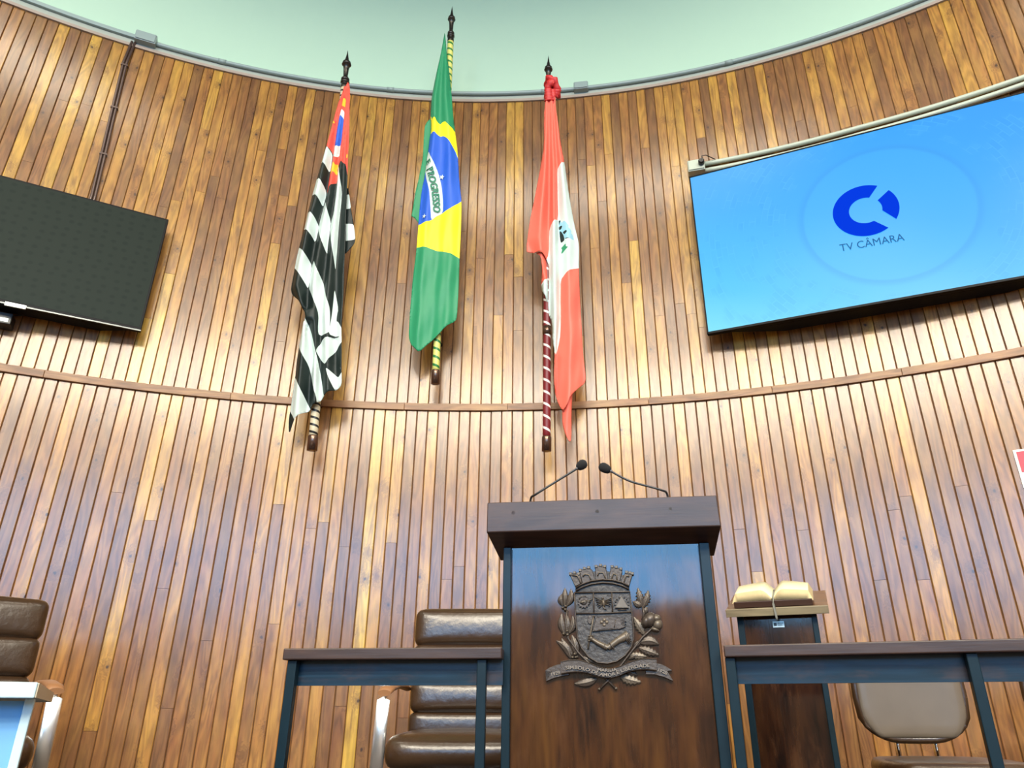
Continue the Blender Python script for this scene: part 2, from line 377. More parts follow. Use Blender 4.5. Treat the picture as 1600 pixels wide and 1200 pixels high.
# ------------------------------------------------------------------ conduits and boxes on the wall
def on_arc(px_pts, off, n_per=8):
    """curve of points on the wall through the places seen, at distance off from the boards"""
    P = [atwall(x, y, off) for x, y in px_pts]; A = [(phi_of(p), p.z) for p in P]; out = []
    for (a, z), (a2, z2) in zip(A[:-1], A[1:]):
        for k in range(n_per): t = k / n_per; out.append(polar(a + (a2 - a) * t, R - off, z + (z2 - z) * t))
    out.append(polar(A[-1][0], R - off, A[-1][1])); return out
zc = ZT + 0.068
def ringpts(a0, a1, r, z, n=40): return [polar(a0 + (a1 - a0) * k / n, r, z) for k in range(n + 1)]
pb = atwall(226, 68, 0.03); aB = phi_of(pb)
pb2 = atwall(908, 142, 0.03); aB2 = phi_of(pb2)
t = thing('conduit', polar(aB, R - 0.01, zc), 'long grey curved conduit along the top of the wooden wall, right of the left box', 'conduit')
q = MB(); q.tube(ringpts(aB + 0.004, 1.15, R - 0.018, zc, 110), 0.015, 12); q.build('tube', 'pvc', t)
for k in (0.13, 0.46, 0.78, 0.86, 1.15):
    a = aB + k * 0.62
    q = MB(); q.tube(ringpts(a, a + 0.009, R - 0.018, zc, 2), 0.0175, 12); q.build('coupling', 'pvc', t)
q = MB(); arc_band(q, R - 0.026, R + 0.0035, zc - 0.006, zc + 0.024, -1.15, aB - 0.004, 60)
setp(q.build('cable_raceway', 'pvc', bevel=0.004), 'grey flat cable raceway at the wall top, left of the corner junction box', 'raceway')
def box_on_wall(name, a, z, w, h, d, m, label, cat, base=None):
    r0 = R - d; rot = Matrix.Rotation(-a, 3, 'Z')
    c = polar(a, R - d / 2 + (0.003), z); tt = thing(name, c, label, cat)
    q = MB(); q.box(c, (w, d, h), rot=rot); q.build('housing', m, tt, bevel=0.004)
    q = MB(); q.box(polar(a, R - d - 0.001, z), (w * 0.9, 0.006, h * 0.86), rot=rot); q.build('lid', m, tt, bevel=0.002)
    return tt
box_on_wall('junction_box', aB, zc + 0.004, 0.125, 0.075, 0.055, 'pvc', 'grey junction box at the wall top where two brown conduits drop down', 'junction box')
box_on_wall('junction_box', aB2, zc + 0.002, 0.10, 0.062, 0.05, 'pvc', 'small grey junction box at the wall top, right of the red and white flag', 'junction box')
t = thing('drop_conduit', polar(aB - 0.01, R - 0.02, zc), 'pair of thin brown conduits dropping from the junction box behind the dark screen', 'conduit')
for dx in (-0.009, 0.009):
    top = polar(aB - 0.012 + dx / R, R - 0.012, zc - 0.034); bot = atwall(146, 306, 0.012); ab = phi_of(bot) + dx / R
    q = MB(); q.tube([top, polar(aB - 0.014 + dx / R, R - 0.012, 4.4), polar(ab, R - 0.012, bot.z), polar(ab, R - 0.012, bot.z - 0.2)], 0.008, 10); q.build('tube', 'pvc_brown', t)
for z in (4.37, 4.02, 3.66):
    f_ = (4.55 - z) / (4.55 - 3.25); a = aB - 0.014 + (phi_of(atwall(146, 306, 0.012)) - aB + 0.014) * max(0, min(1, (4.4 - z) / (4.4 - atwall(146, 306).z)))
    q = MB(); arc_band(q, R - 0.022, R - 0.0, z, z + 0.012, a - 0.0036, a + 0.0036, 4); q.build('clip', 'pvc_brown', t)

# ------------------------------------------------------------------ flags
def pip(x, y, P):
    c = False; j = len(P) - 1
    for i in range(len(P)):
        xi, yi = P[i]; xj, yj = P[j]
        if (yi > y) != (yj > y) and x < (xj - xi) * (y - yi) / (yj - yi) + xi: c = not c
        j = i
    return c
def resample(P, step, closed=True):
    out = []; n = len(P)
    for i in range(n if closed else n - 1):
        a, b = P[i], P[(i + 1) % n]; L = math.hypot(b[0] - a[0], b[1] - a[1]); k = max(1, int(L / step))
        out += [(a[0] + (b[0] - a[0]) * t / k, a[1] + (b[1] - a[1]) * t / k) for t in range(k)]
    return out
def smoothpoly(P, it=1):
    for _ in range(it):
        Q = []
        for i in range(len(P)):
            a, b = P[i], P[(i + 1) % len(P)]
            Q += [(a[0] * 0.8 + b[0] * 0.2, a[1] * 0.8 + b[1] * 0.2), (a[0] * 0.2 + b[0] * 0.8, a[1] * 0.2 + b[1] * 0.8)]
        P = Q
    return P
class Cloth:
    def __init__(s, base, top, folds, g, off=0.028):
        s.base = base; s.dir = (top - base).normalized(); ex = Vector((1, 0, 0)); ex = (ex - s.dir * ex.dot(s.dir)).normalized()
        s.n = s.dir.cross(ex).normalized()
        if s.n.y > 0: s.n = -s.n
        s.folds = folds; s.g = g; s.off = off
    def depth(s, x, y):
        pts = []
        for poly, d in s.folds:
            if y <= poly[0][0]: xx = poly[0][1]
            elif y >= poly[-1][0]: xx = poly[-1][1]
            else:
                for (y0, x0), (y1, x1) in zip(poly[:-1], poly[1:]):
                    if y0 <= y <= y1: xx = x0 + (x1 - x0) * (y - y0) / max(1e-6, y1 - y0); break
            pts.append((xx, d))
        pts.sort(); g = s.g(y)
        if x <= pts[0][0]: return pts[0][1] * g
        if x >= pts[-1][0]: return pts[-1][1] * g
        for (x0, d0), (x1, d1) in zip(pts[:-1], pts[1:]):
            if x0 <= x <= x1:
                t = (x - x0) / max(1e-6, x1 - x0); t = t * t * (3 - 2 * t) * 0.6 + t * 0.4; return (d0 + (d1 - d0) * t) * g
        return 0
    def pt(s, x, y, extra=0.0):
        p = onplane(x, y, s.base, s.n); w = math.sin(x * 0.42 + y * 0.03) * 0.0016 + math.sin(y * 0.08 + x * 0.15) * 0.003
        return p + s.n * (s.off + s.depth(x, y) + w + extra)
def sheet(cl, outline, regions, mats, name, parent, extra=0.0, step=4.0, smooth=True, solid=0.0025):
    O_ = resample(smoothpoly(outline), step); verts = [Vector(p) for p in O_]; n = len(verts); edges = [(i, (i + 1) % n) for i in range(n)]
    for P, mi in regions:
        Q = resample(smoothpoly(P), step); b = len(verts); verts += [Vector(p) for p in Q]; edges += [(b + i, b + (i + 1) % len(Q)) for i in range(len(Q))]
    xs = [p[0] for p in O_]; ys = [p[1] for p in O_]; y = min(ys)
    while y < max(ys):
        x = min(xs) + (step / 2 if int((y - min(ys)) / step) % 2 else 0)
        while x < max(xs):
            if pip(x, y, O_): verts.append(Vector((x, y)))
            x += step * 0.7
        y += step
    r = delaunay_2d_cdt(verts, edges, [], 0, 1e-3); vs, fs = r[0], r[2]
    bm = bmesh.new(); V = [bm.verts.new(cl.pt(v.x, v.y, extra)) for v in vs]; SR = [(smoothpoly(P), mi) for P, mi in regions]
    for f in fs:
        cx = sum(vs[i].x for i in f) / len(f); cy = sum(vs[i].y for i in f) / len(f)
        if not pip(cx, cy, O_): continue
        mi = 0
        for P, k in SR:
            if pip(cx, cy, P): mi = k
        fc = bm.faces.new([V[i] for i in f]); fc.material_index = mi; fc.smooth = smooth
        if fc.normal.length == 0: fc.normal_update()
        if fc.normal.dot(cl.n) < 0: fc.normal_flip()
    bmesh.ops.delete(bm, geom=[v for v in bm.verts if not v.link_faces], context='VERTS')
    me = bpy.data.meshes.new(name); bm.to_mesh(me); bm.free(); o = mkobj(name, me, mats, parent)
    if solid: md = o.modifiers.new('thick', 'SOLIDIFY'); md.thickness = solid; md.offset = -1
    return o
def text_mesh(txt, bold=0.0):
    cu = bpy.data.curves.new('t', 'FONT'); cu.body = txt; cu.size = 1.0; cu.offset = bold; cu.resolution_u = 3
    o = bpy.data.objects.new('t', cu); C.objects.link(o); dg = bpy.context.evaluated_depsgraph_get(); dg.update()
    me = bpy.data.meshes.new_from_object(o.evaluated_get(dg)); bpy.data.objects.remove(o); bpy.data.curves.remove(cu)
    V = [(v.co.x, v.co.y) for v in me.vertices]; Fc = [list(p.vertices) for p in me.polygons]; bpy.data.meshes.remove(me)
    x0 = min(v[0] for v in V); x1 = max(v[0] for v in V); y0 = min(v[1] for v in V); y1 = max(v[1] for v in V)
    return [((v[0] - x0) / (x1 - x0), (v[1] - y0) / (y1 - y0)) for v in V], Fc
def text_on(txt, fn, name, m, parent, bold=0.0, thick=0.0, outward=None):
    """fn(u, v) -> world point"""
    V, Fc = text_mesh(txt, bold); bm = bmesh.new(); W = [bm.verts.new(fn(u, v)) for u, v in V]
    for f in Fc:
        try: bm.faces.new([W[i] for i in f])
        except ValueError: pass
    if thick:
        r = bmesh.ops.extrude_face_region(bm, geom=bm.faces[:]); 
        for v in [e for e in r['geom'] if isinstance(e, bmesh.types.BMVert)]: v.co += outward * thick
    bmesh.ops.recalc_face_normals(bm, faces=bm.faces[:])
    me = bpy.data.meshes.new(name); bm.to_mesh(me); bm.free(); return mkobj(name, me, m, parent)

def cloth_mat(name, col, rough=0.42): 
    m = mat(name, col, rough, noise=0.05, spec=0.25, nscale=30, bump=0.05, bscale=400); 
    return m
M['f_black'] = cloth_mat('black_flag_cloth', (0.010, 0.018, 0.016, 1), 0.45)
M['f_white'] = cloth_mat('white_flag_cloth', (0.60, 0.70, 0.65, 1))
M['f_red'] = cloth_mat('red_flag_cloth', (0.78, 0.085, 0.055, 1))
M['f_blue'] = cloth_mat('blue_flag_cloth', (0.022, 0.115, 0.60, 1))
M['f_yellow'] = cloth_mat('yellow_flag_cloth', (0.90, 0.80, 0.02, 1))
M['f_gold'] = cloth_mat('gold_flag_cloth', (0.90, 0.48, 0.03, 1))
M['f_green'] = cloth_mat('green_flag_cloth', (0.025, 0.26, 0.115, 1))
M['f_coral'] = cloth_mat('coral_red_flag_cloth', (0.84, 0.15, 0.10, 1))
M['f_sky'] = cloth_mat('pale_blue_print', (0.30, 0.56, 0.66, 1))
M['f_letter'] = mat('green_lettering', (0.01, 0.19, 0.10, 1), 0.6)

def spiral_mat(name, c1, c2, pitch, frac, turns=1):
    m = bpy.data.materials.new(name); m.use_nodes = True; t = NT(m)
    uv = t.n('ShaderNodeUVMap').outputs[0]; sp = t.n('ShaderNodeSeparateXYZ'); t.l(uv, sp.inputs[0])
    f = t.math('FRACT', t.math('ADD', t.math('MULTIPLY', sp.outputs[0], float(turns)), t.math('MULTIPLY', sp.outputs[1], 1 / pitch)))
    t.l(t.mix(t.math('LESS_THAN', f, frac), c1, c2), t.b.inputs['Base Color']); t.b.inputs['Roughness'].default_value = 0.45
    return m
def flag_pole(base, top, r, smat, label, joint=None, shift=0.0):
    d = (top - base).normalized(); L = (top - base).length; fl = 0.30          # finial length
    t = thing('flag_pole', base, label, 'flagpole', group=None)
    q = MB(); n = 40; q.tube([base + d * (0.06 + (L - fl - 0.05) * k / n) for k in range(n + 1)], r, 20); q.build('shaft', smat, t)
    q = MB(); q.lathe(base, d, [(0, r * 0.75), (0.0, r * 1.17), (0.075, r * 1.17), (0.082, r * 1.02)], 24); q.build('ferrule', 'ferrule', t)
    if joint: q = MB(); q.lathe(base + d * joint, d, [(0, r * 1.16), (0.05, r * 1.16)], 24); q.build('joint_sleeve', 'ferrule', t)
    f = L - fl; q = MB()
    q.lathe(base, d, [(f, r), (f + .004, r * 1.05), (f + .03, r * 1.05), (f + .032, r * .85), (f + .04, r * .85), (f + .042, r * 1.15), (f + .054, r * 1.2), (f + .056, r * .9), (f + .062, r * .9), (f + .064, r * 1.1), (f + .076, r * 1.1), (f + .082, r * .75),
                      (f + .10, r * .62), (f + .15, r * .72), (f + .185, r * .95), (f + .187, r * 1.25), (f + .197, r * 1.12), (f + .205, r * 1.1), (f + .215, r * .66), (f + .25, r * .32), (f + .295, r * .06), (f + .30, 0.0008)], 24)
    q.build('finial', 'gunmetal', t)
    # bracket holding the pole to the boards, near its foot and higher up
    for s_ in (0.32, min(1.5, L * 0.55)):
        P = base + d * s_; a = phi_of(P); W_ = polar(a, R + 0.001, P.z)
        q = MB(); q.tube([P, W_], 0.007, 10); q.lathe(W_, (P - W_), [(0, 0.016), (0.004, 0.016)], 16); q.build('wall_bracket', 'gunmetal', t)
    return t

# --- striped black, white and red flag
spB, spT = aty(487.5, 704, 3.60), aty(543.5, 79, 3.33)
flag_pole(spB, spT, 0.0235, spiral_mat('cream_black_spiral', (0.56, 0.49, 0.33, 1), (0.012, 0.012, 0.012, 1), 0.040, 0.32), 'cream flagpole with black spiral bands and dark spire, leftmost of the three')
t = thing('flag', spB + (spT - spB) * 0.5, 'draped black and white striped flag with a red top, left of the green one', 'flag')
folds = [([(135, 541), (185, 524), (236, 511), (310, 489), (360, 477), (455, 456), (500, 476), (545, 469), (600, 461), (680, 452)], 0.0),
         ([(135, 542), (185, 528), (236, 516), (310, 500), (360, 488), (420, 475), (455, 470), (500, 483), (545, 480), (600, 474), (680, 470)], 0.055),
         ([(135, 543), (150, 538), (185, 531), (240, 523.5), (275, 517), (318, 511), (350, 501), (383, 495), (414, 490), (455, 484), (490, 480), (560, 490), (640, 484)], 0.0),
         ([(135, 544), (185, 536), (240, 528), (318, 518), (365, 509), (414, 501), (455, 496), (500, 497), (560, 499), (640, 496)], 0.05),
         ([(135, 545), (185, 540), (236, 534), (264, 531), (300, 528), (352, 520), (393, 515), (430, 511), (450, 509), (500, 505), (560, 503), (640, 504)], 0.012),
         ([(135, 546), (236, 538), (300, 533), (352, 527), (430, 520), (500, 514), (560, 516), (640, 518)], 0.05),
         ([(135, 547), (236, 541), (300, 538), (370, 533), (430, 528.5), (480, 527), (560, 528), (640, 530)], 0.015),
         ([(135, 549), (300, 545), (400, 542), (520, 537), (640, 538)], 0.035)]
gs = lambda y: 0.3 + 0.7 * max(0, min(1, (y - 140) / 170))
cl = Cloth(spB, spT, folds, gs)
back = [(545, 296), (547, 307), (550.5, 331), (554, 354), (556.8, 375), (556.5, 383), (550, 392), (542.5, 400), (538, 400), (538, 300)]
sheet(cl, back, [([(540, 308), (548, 308), (551.5, 331), (540, 331)], 1), ([(538, 354), (556, 354), (560, 378), (538, 381)], 1)], ['f_black', 'f_white'], 'back_fold', t, extra=-0.032)
out = [(541, 140), (547, 134), (549, 150), (548.5, 190), (547.5, 243), (546, 284), (545.5, 300), (544.5, 340), (543, 400), (541.5, 440), (540.5, 470), (539, 500), (537.5, 520), (537.8, 560), (537.8, 590), (538, 602), (536, 609), (528, 614.5), (518, 618), (510, 624), (501.5, 633), (488, 643), (475, 652), (466, 659), (460, 668), (454.5, 679.5), (453.5, 667), (455, 650), (457, 640), (459, 620), (462, 600), (464, 590), (466, 570), (470, 545), (474, 523), (479, 499), (478, 489), (471, 476), (465, 470), (458, 463), (456.5, 453), (462, 428), (463, 421), (470, 390), (478, 361), (483, 336), (490, 310), (497, 284), (504, 260), (512, 236), (519, 210), (525, 185), (530, 165), (533, 158), (536, 150)]
W_, Rd, Bl, Gd = 1, 2, 3, 4
reg = [([(538, 130), (552, 130), (552, 243), (546.5, 286), (543.8, 265), (538, 261), (531.5, 264), (531, 270), (529.4, 292), (524, 297), (514, 308), (513.6, 303), (517, 278), (523, 247), (520, 242), (508, 233), (521, 185), (530, 155)], Rd),
       ([(509, 234), (517, 241), (521.5, 246), (520, 258), (517, 275), (511, 265), (500, 257)], W_), ([(494, 282.5), (504, 289), (511, 301), (512, 308), (510, 318), (507, 329), (502, 319), (496, 313), (486, 308)], W_),
       ([(480, 334), (489, 340), (496, 348), (500, 357), (500, 363), (494.5, 383), (491, 376), (485, 370), (474, 360)], W_), ([(466, 387), (477, 399), (485, 410), (489.5, 419), (487, 437), (484, 455.5), (480, 448), (472, 435), (460, 419)], W_),
       ([(511, 318), (500, 360), (500.3, 367), (507, 385), (514, 404), (515, 393), (518.6, 366), (519.5, 352), (515, 334)], W_),
       ([(492, 409), (484.5, 453), (492, 469), (499, 486), (502, 498), (501, 522), (502, 529), (519, 529), (520, 515), (520, 495), (519, 485), (514, 470), (509, 452), (508, 447), (500, 428)], W_),
       ([(479, 496), (470, 520), (466, 541), (470, 546), (478, 561), (485, 574), (489, 590), (493, 605), (499, 625), (500, 637), (512, 626), (509, 619), (504, 590), (500, 560), (494.5, 542), (490, 524), (483, 508)], W_),
       ([(463, 591), (473, 608), (480, 625), (484, 636), (490, 645), (478, 654), (466.5, 662), (459, 650), (454, 643), (455, 620), (458, 600)], W_),
       ([(531, 264), (529.8, 290), (527.3, 312), (524, 340), (520.3, 352), (519, 368), (522, 386), (525, 407), (527.5, 429), (528, 420), (529.5, 400), (532, 370), (533.5, 350), (535.5, 330), (537.2, 305), (533.8, 275)], W_),
       ([(526, 458), (527.5, 466), (532, 490), (530, 495), (528.5, 507), (532, 509), (536, 516), (540, 524), (540, 533), (530, 531), (518, 530), (521, 510), (523.5, 485)], W_),
       ([(509, 534.5), (530, 534), (542, 528), (542, 536), (534, 545), (526, 556), (519, 566), (513, 576), (506, 569), (500, 558), (499.5, 554), (502, 545)], W_),
       ([(514, 581), (524, 588), (532, 595), (535, 592), (542, 582), (543, 606), (533, 614), (528, 616), (524, 609), (519, 598), (516, 589)], W_),
       ([(532.5, 594), (524, 587), (514, 579.5), (522, 570), (538, 580), (537, 588)], 0),
       ([(536, 178.5), (540.8, 181), (539.7, 192), (538.7, 200), (536, 221), (533.7, 236), (532, 252.5), (522.5, 252.5), (524.5, 236), (527, 220), (530, 202), (533, 188)], W_),
       ([(533.5, 187), (539.7, 192), (538.7, 200), (536.2, 220), (533.7, 235.5), (524.5, 235), (527, 220), (530, 202)], Bl),
       ([(522, 263), (525, 263), (527, 266), (530.8, 263), (530.5, 268), (529.2, 273), (530.5, 277), (528.5, 281), (525, 277.5), (518.5, 281), (519.5, 272)], Gd),
       ([(538, 160), (542.5, 160), (542.6, 174), (536, 173), (537.5, 166)], Gd), ([(524, 197), (527, 201.5), (521, 201)], Gd), ([(544.6, 249), (546.6, 250), (546, 256), (544, 255)], Gd)]
sheet(cl, out, reg, ['f_black', 'f_white', 'f_red', 'f_blue', 'f_gold'], 'cloth', t, step=3.5)

# --- green, yellow and blue flag
brB, brT = aty(680, 600, 3.66), aty(706.5, 10, 3.37)
flag_pole(brB, brT, 0.0205, spiral_mat('yellow_green_spiral', (0.62, 0.62, 0.16, 1), (0.02, 0.19, 0.04, 1), 0.050, 0.30), 'yellow flagpole with green spiral bands, centre and highest of the three')
t = thing('flag', brB + (brT - brB) * 0.5, 'draped green, yellow and blue flag with green lettering, hung in the centre', 'flag')
folds = [([(59, 695), (112, 684), (160, 674.5), (213, 673), (260, 667), (300, 660), (353, 655), (430, 646), (530, 640)], 0.0),
         ([(59, 695.3), (160, 681), (213, 680), (300, 672), (430, 662), (530, 655)], 0.035),
         ([(59, 695.7), (112, 692), (160, 689), (213, 690), (300, 690), (430, 680), (530, 672)], 0.012),
         ([(59, 696), (112, 697), (160, 698), (213, 702), (300, 706), (430, 702), (530, 695)], 0.038),
         ([(59, 697), (112, 702), (160, 706.5), (213, 713), (300, 719), (430, 718), (530, 713)], 0.004)]
gs = lambda y: 0.35 + 0.65 * max(0, min(1, (y - 60) / 120)) - 0.35 * max(0, min(1, (y - 230) / 150))
cl = Cloth(brB, brT, folds, gs)
sheet(cl, [(675, 186), (668, 192), (664, 200), (662, 225), (661, 250), (657, 270), (654, 285), (650, 300), (644, 335), (643, 338.5), (648, 342), (654, 350), (656, 356), (664, 340), (670, 290), (678, 240), (680, 200)], [], ['f_green'], 'back_fold', t, extra=-0.015)
out = [(695.5, 59), (697.5, 70), (698.7, 88), (702.7, 117), (706, 149), (709, 187), (713, 219), (715.5, 240), (718.7, 293), (722, 319), (720.5, 367), (718.7, 407), (717, 460), (715, 497), (713, 505), (697, 516), (687, 527), (671, 540), (656, 555), (649, 548), (643, 541), (639.5, 529), (641, 500), (644, 465), (646.7, 433), (652, 391), (654, 367), (655, 353), (657, 325), (660, 300), (665, 278), (667, 260), (670, 240), (672, 220), (674, 213), (674.3, 195), (673.5, 187), (674.7, 160), (680, 131), (684, 112), (690.7, 85), (694.5, 61)]
reg = [([(669, 185), (675, 187.5), (675.8, 194), (678, 191.5), (681.5, 192.5), (683.5, 197.5), (689, 201.5), (692, 199), (697, 199), (700, 203), (704, 206.5), (708, 207.5), (711, 211), (726, 216), (728, 260), (730, 410), (718.7, 408), (712, 405), (702.7, 401), (692, 398.7), (678.7, 396), (665, 391), (648, 390.5), (640, 350), (660, 200)], 1),
       ([(668, 214), (680, 214.5), (683, 217.5), (689, 221), (694, 220.5), (700, 225), (705, 232), (710, 239), (713.5, 245), (715.3, 250), (717.5, 257), (728, 280), (728, 313), (721.8, 319), (714.8, 325), (705, 333), (693, 338.3), (683, 343), (674.7, 351), (661.7, 354.6), (648, 357), (640, 330), (655, 260)], 2),
       ([(670.2, 240), (674.7, 254), (680, 262.5), (685.5, 275.5), (689.3, 288.5), (692, 303.7), (693.3, 322), (693, 338.3), (683, 343), (674.9, 351), (674, 327.5), (672.5, 306), (670.3, 297), (667, 284), (665.5, 273), (662, 262)], 3)]
sheet(cl, out, reg, ['f_green', 'f_yellow', 'f_blue', 'f_white'], 'cloth', t, step=3.5)
path = [(671.6, 268), (675, 279), (678.2, 291), (680.8, 303), (682.6, 315), (683.6, 327), (684, 339)]
def along(path, s):
    L = [math.hypot(b[0] - a[0], b[1] - a[1]) for a, b in zip(path[:-1], path[1:])]; T = sum(L); d = s * T
    for (a, b), l in zip(zip(path[:-1], path[1:]), L):
        if d <= l or (a, b) == (path[-2], path[-1]): k = d / l; return (a[0] + (b[0] - a[0]) * k, a[1] + (b[1] - a[1]) * k), ((b[0] - a[0]) / l, (b[1] - a[1]) / l)
        d -= l
def brtext(u, v, P=path, s0=0.03, s1=0.985, h=11.5):
    (x, y), (dx, dy) = along(P, s0 + (s1 - s0) * u); k = (v - 0.5) * h
    # text runs downwards, letter tops to the right
    return cl.pt(x + dy * k, y - dx * k, 0.007)
text_on('PROGRESSO', brtext, 'lettering', 'f_letter', t, bold=0.03)
text_on('E', lambda u, v: brtext(u, v, [(669.8, 257), (672.2, 266)], 0.1, 0.75, 7), 'lettering', 'f_letter', t, bold=0.03)
def star2d(cx, cy, r, rot=0): return [(cx + (r if k % 2 == 0 else r * 0.42) * math.sin(k * PI / 5 + rot), cy - (r if k % 2 == 0 else r * 0.42) * math.cos(k * PI / 5 + rot)) for k in range(10)]
for (x, y, r) in ((691.7, 284, 4.3), (664.6, 345.5, 3.6)):
    P = star2d(x, y, r, 0.3); bm = bmesh.new(); c = bm.verts.new(cl.pt(x, y, 0.007)); V = [bm.verts.new(cl.pt(a, b, 0.007)) for a, b in P]
    for k in range(10): bm.faces.new([c, V[k], V[(k + 1) % 10]])
    me = bpy.data.meshes.new('star'); bm.to_mesh(me); bm.free(); mkobj('star', me, 'f_white', t)

# --- red and white flag
maB, maT = aty(854, 705, 3.63), aty(857, 87, 3.36)
flag_pole(maB, maT, 0.0215, spiral_mat('dark_red_white_spiral', (0.17, 0.008, 0.012, 1), (0.78, 0.74, 0.68, 1), 0.068, 0.2), 'dark red flagpole with white spiral bands, rightmost of the three', joint=0.665)
t = thing('flag', maB + (maT - maB) * 0.55, 'draped red and white flag with a small printed crest, hung right of the green one', 'flag')
folds = [([(150, 852), (230, 849), (270, 843), (320, 834), (380, 824), (440, 845), (700, 845)], 0.0),
         ([(150, 854), (270, 851), (380, 842), (440, 851), (700, 851)], 0.045),
         ([(150, 857.5), (270, 858), (356, 857.5), (440, 857), (520, 858), (700, 862)], 0.0),
         ([(150, 861), (270, 864), (350, 865), (440, 865), (520, 867), (700, 866)], 0.05),
         ([(150, 864), (188, 865), (235, 868), (271, 870), (350, 872.3), (400, 874.5), (445, 875), (500, 875.6), (560, 868), (700, 868)], 0.004),
         ([(150, 866), (235, 873), (271, 877), (350, 884), (445, 888), (560, 890), (620, 888), (700, 884)], 0.045),
         ([(150, 869), (235, 877), (350, 896), (400, 904), (555, 910), (700, 912)], 0.01)]
gs = lambda y: 0.3 + 0.7 * max(0, min(1, (y - 150) / 150))
cl = Cloth(maB, maT, folds, gs)
sheet(cl, [(836, 398), (849, 403), (862, 410), (864, 440), (864, 482), (855, 475), (847, 459), (845, 446), (847, 425), (845, 408)], [([(843, 448), (857, 437), (866, 430), (866, 490), (843, 470)], 1)], ['f_coral', 'f_white'], 'back_fold', t, extra=-0.02)
sheet(cl, [(866, 600), (878, 640), (878, 665), (882.5, 681.5), (889.4, 694), (891.8, 690), (892.5, 637), (894, 615)], [], ['f_coral'], 'back_fold', t, extra=-0.025)
out = [(852.5, 152), (866, 150), (866.7, 154.5), (868, 183), (872, 202.5), (876.5, 232.5), (881, 258), (883, 270), (889.8, 320), (899, 366.7), (903, 383), (904.3, 396), (903.5, 424), (906, 486), (910, 555), (914.3, 593), (913, 602), (903, 611), (890.8, 624), (885, 637), (878, 647), (870, 629), (864.6, 604.5), (864.6, 582.5), (867, 561), (862.7, 541), (862, 508), (856.4, 492), (857, 442), (857, 418), (854, 410), (849, 404.5), (839.7, 401), (823.3, 397), (822.8, 393), (824, 378), (828, 349), (834, 320), (843.5, 270), (849.5, 232.5), (849.5, 187.5)]
reg = [([(890, 250), (881, 259.8), (873, 266.6), (870.3, 271), (871, 304), (872, 349), (863, 356), (859.5, 360), (857.8, 367), (857.5, 400), (850, 420), (850, 495), (860, 512), (862, 545), (866.5, 562), (871.5, 547), (875.4, 525), (875.2, 470), (875.4, 441.5), (881.7, 435), (891, 428.5), (910, 422), (920, 380), (900, 300)], 1)]
def e15(P): return [(860 + x / 15, 330 + y / 15) for x, y in P]
reg += [(e15([(185, 290), (232, 310), (250, 375), (300, 345), (325, 370), (365, 410), (385, 445), (410, 460), (400, 515), (455, 545), (480, 600), (465, 640), (500, 650), (545, 795), (420, 770), (330, 750), (240, 825), (215, 700), (195, 560), (188, 430)]), 2),
        (e15([(190, 450), (225, 430), (268, 440), (250, 500), (215, 520), (195, 500)]), 3), (e15([(275, 590), (350, 570), (375, 610), (320, 655), (300, 640)]), 3),
        (e15([(205, 540), (240, 555), (290, 650), (325, 790), (240, 825), (215, 700)]), 3), (e15([(330, 750), (420, 760), (400, 778), (335, 775)]), 3),
        (e15([(185, 290), (232, 310), (215, 350), (200, 420)]), 3), (e15([(240, 940), (300, 905), (340, 880), (345, 960), (400, 985), (330, 1030), (262, 1080), (243, 1055), (270, 985)]), 4)]
sheet(cl, out, reg, ['f_coral', 'f_white', 'f_sky', 'f_black', 'f_green'], 'cloth', t, step=3.0)
q = MB()
K = lambda x, y, e: onplane(x, y, maB, cl.n) + cl.n * e
for pts, r, fl in (([K(853, 136, .0), K(858, 131, .045), K(864, 136, .05), K(870, 146, .03), K(873, 154, .0)], [.016, .03, .034, .026, .012], (1, .7)),
                   ([K(852, 155, .0), K(856, 143, .045), K(862, 137, .06), K(867, 141, .03)], [.012, .026, .028, .016], (.8, 1)),
                   ([K(868, 141, .03), K(870, 148, .035), K(869, 156, .02)], [.016, .024, .012], (1, .6)),
                   ([K(856, 147, .045), K(857, 155, .04), K(858, 163, .03)], [.024, .024, .03], (1, .6)), ([K(863, 147, .035), K(864, 155, .035), K(864, 166, .02)], [.02, .018, .012], (1, .7))):
    P = []
    for k in range(13):
        s_ = k / 12 * (len(pts) - 1); i = min(int(s_), len(pts) - 2); f = s_ - i; P.append(pts[i].lerp(pts[i + 1], f))
    rr = [np.interp(k / 12 * (len(pts) - 1), range(len(r)), r) * (1 + 0.18 * math.sin(k * 2.3)) for k in range(13)]
    q.tube(P, rr, 10, flat=fl)
q.build('knot', mat('deep_red_knot_cloth', (0.55, 0.02, 0.02, 1), 0.5), t)

# ------------------------------------------------------------------ screens on the wall
def frame_axes(h): a = math.radians(h); e = Vector((math.cos(a), math.sin(a), 0)); n = Vector((e.y, -e.x, 0)); return e, n   # n points into the room
# right: lit blue screen
P0 = atwall(1105, 522, 0.125); e, n = frame_axes(-22.6); H = 1.092; WD = 1.95
up = Vector((0, 0, 1)); t = thing('television', P0 + e * WD / 2, 'large lit television with a blue picture, on the right of the wooden wall', 'television')
def tvp(u, v, d=0.0): return P0 + e * u + up * v + n * d
q = MB(); q.hexa([tvp(0, 0, -.012), tvp(WD, 0, -.012), tvp(WD, 0, -.03), tvp(0, 0, -.03), tvp(0, H, -.012), tvp(WD, H, -.012), tvp(WD, H, -.03), tvp(0, H, -.03)]); q.build('housing', 'casing', t, bevel=0.003)
q = MB(); q.hexa([tvp(.12, .001, -.03), tvp(1.75, .001, -.03), tvp(1.45, .001, -.13), tvp(.4, .001, -.13), tvp(.12, .6, -.03), tvp(1.75, .6, -.03), tvp(1.45, .6, -.13), tvp(.4, .6, -.13)]); q.build('rear_cover', 'casing', t, bevel=0.004)
q = MB(); b = .008
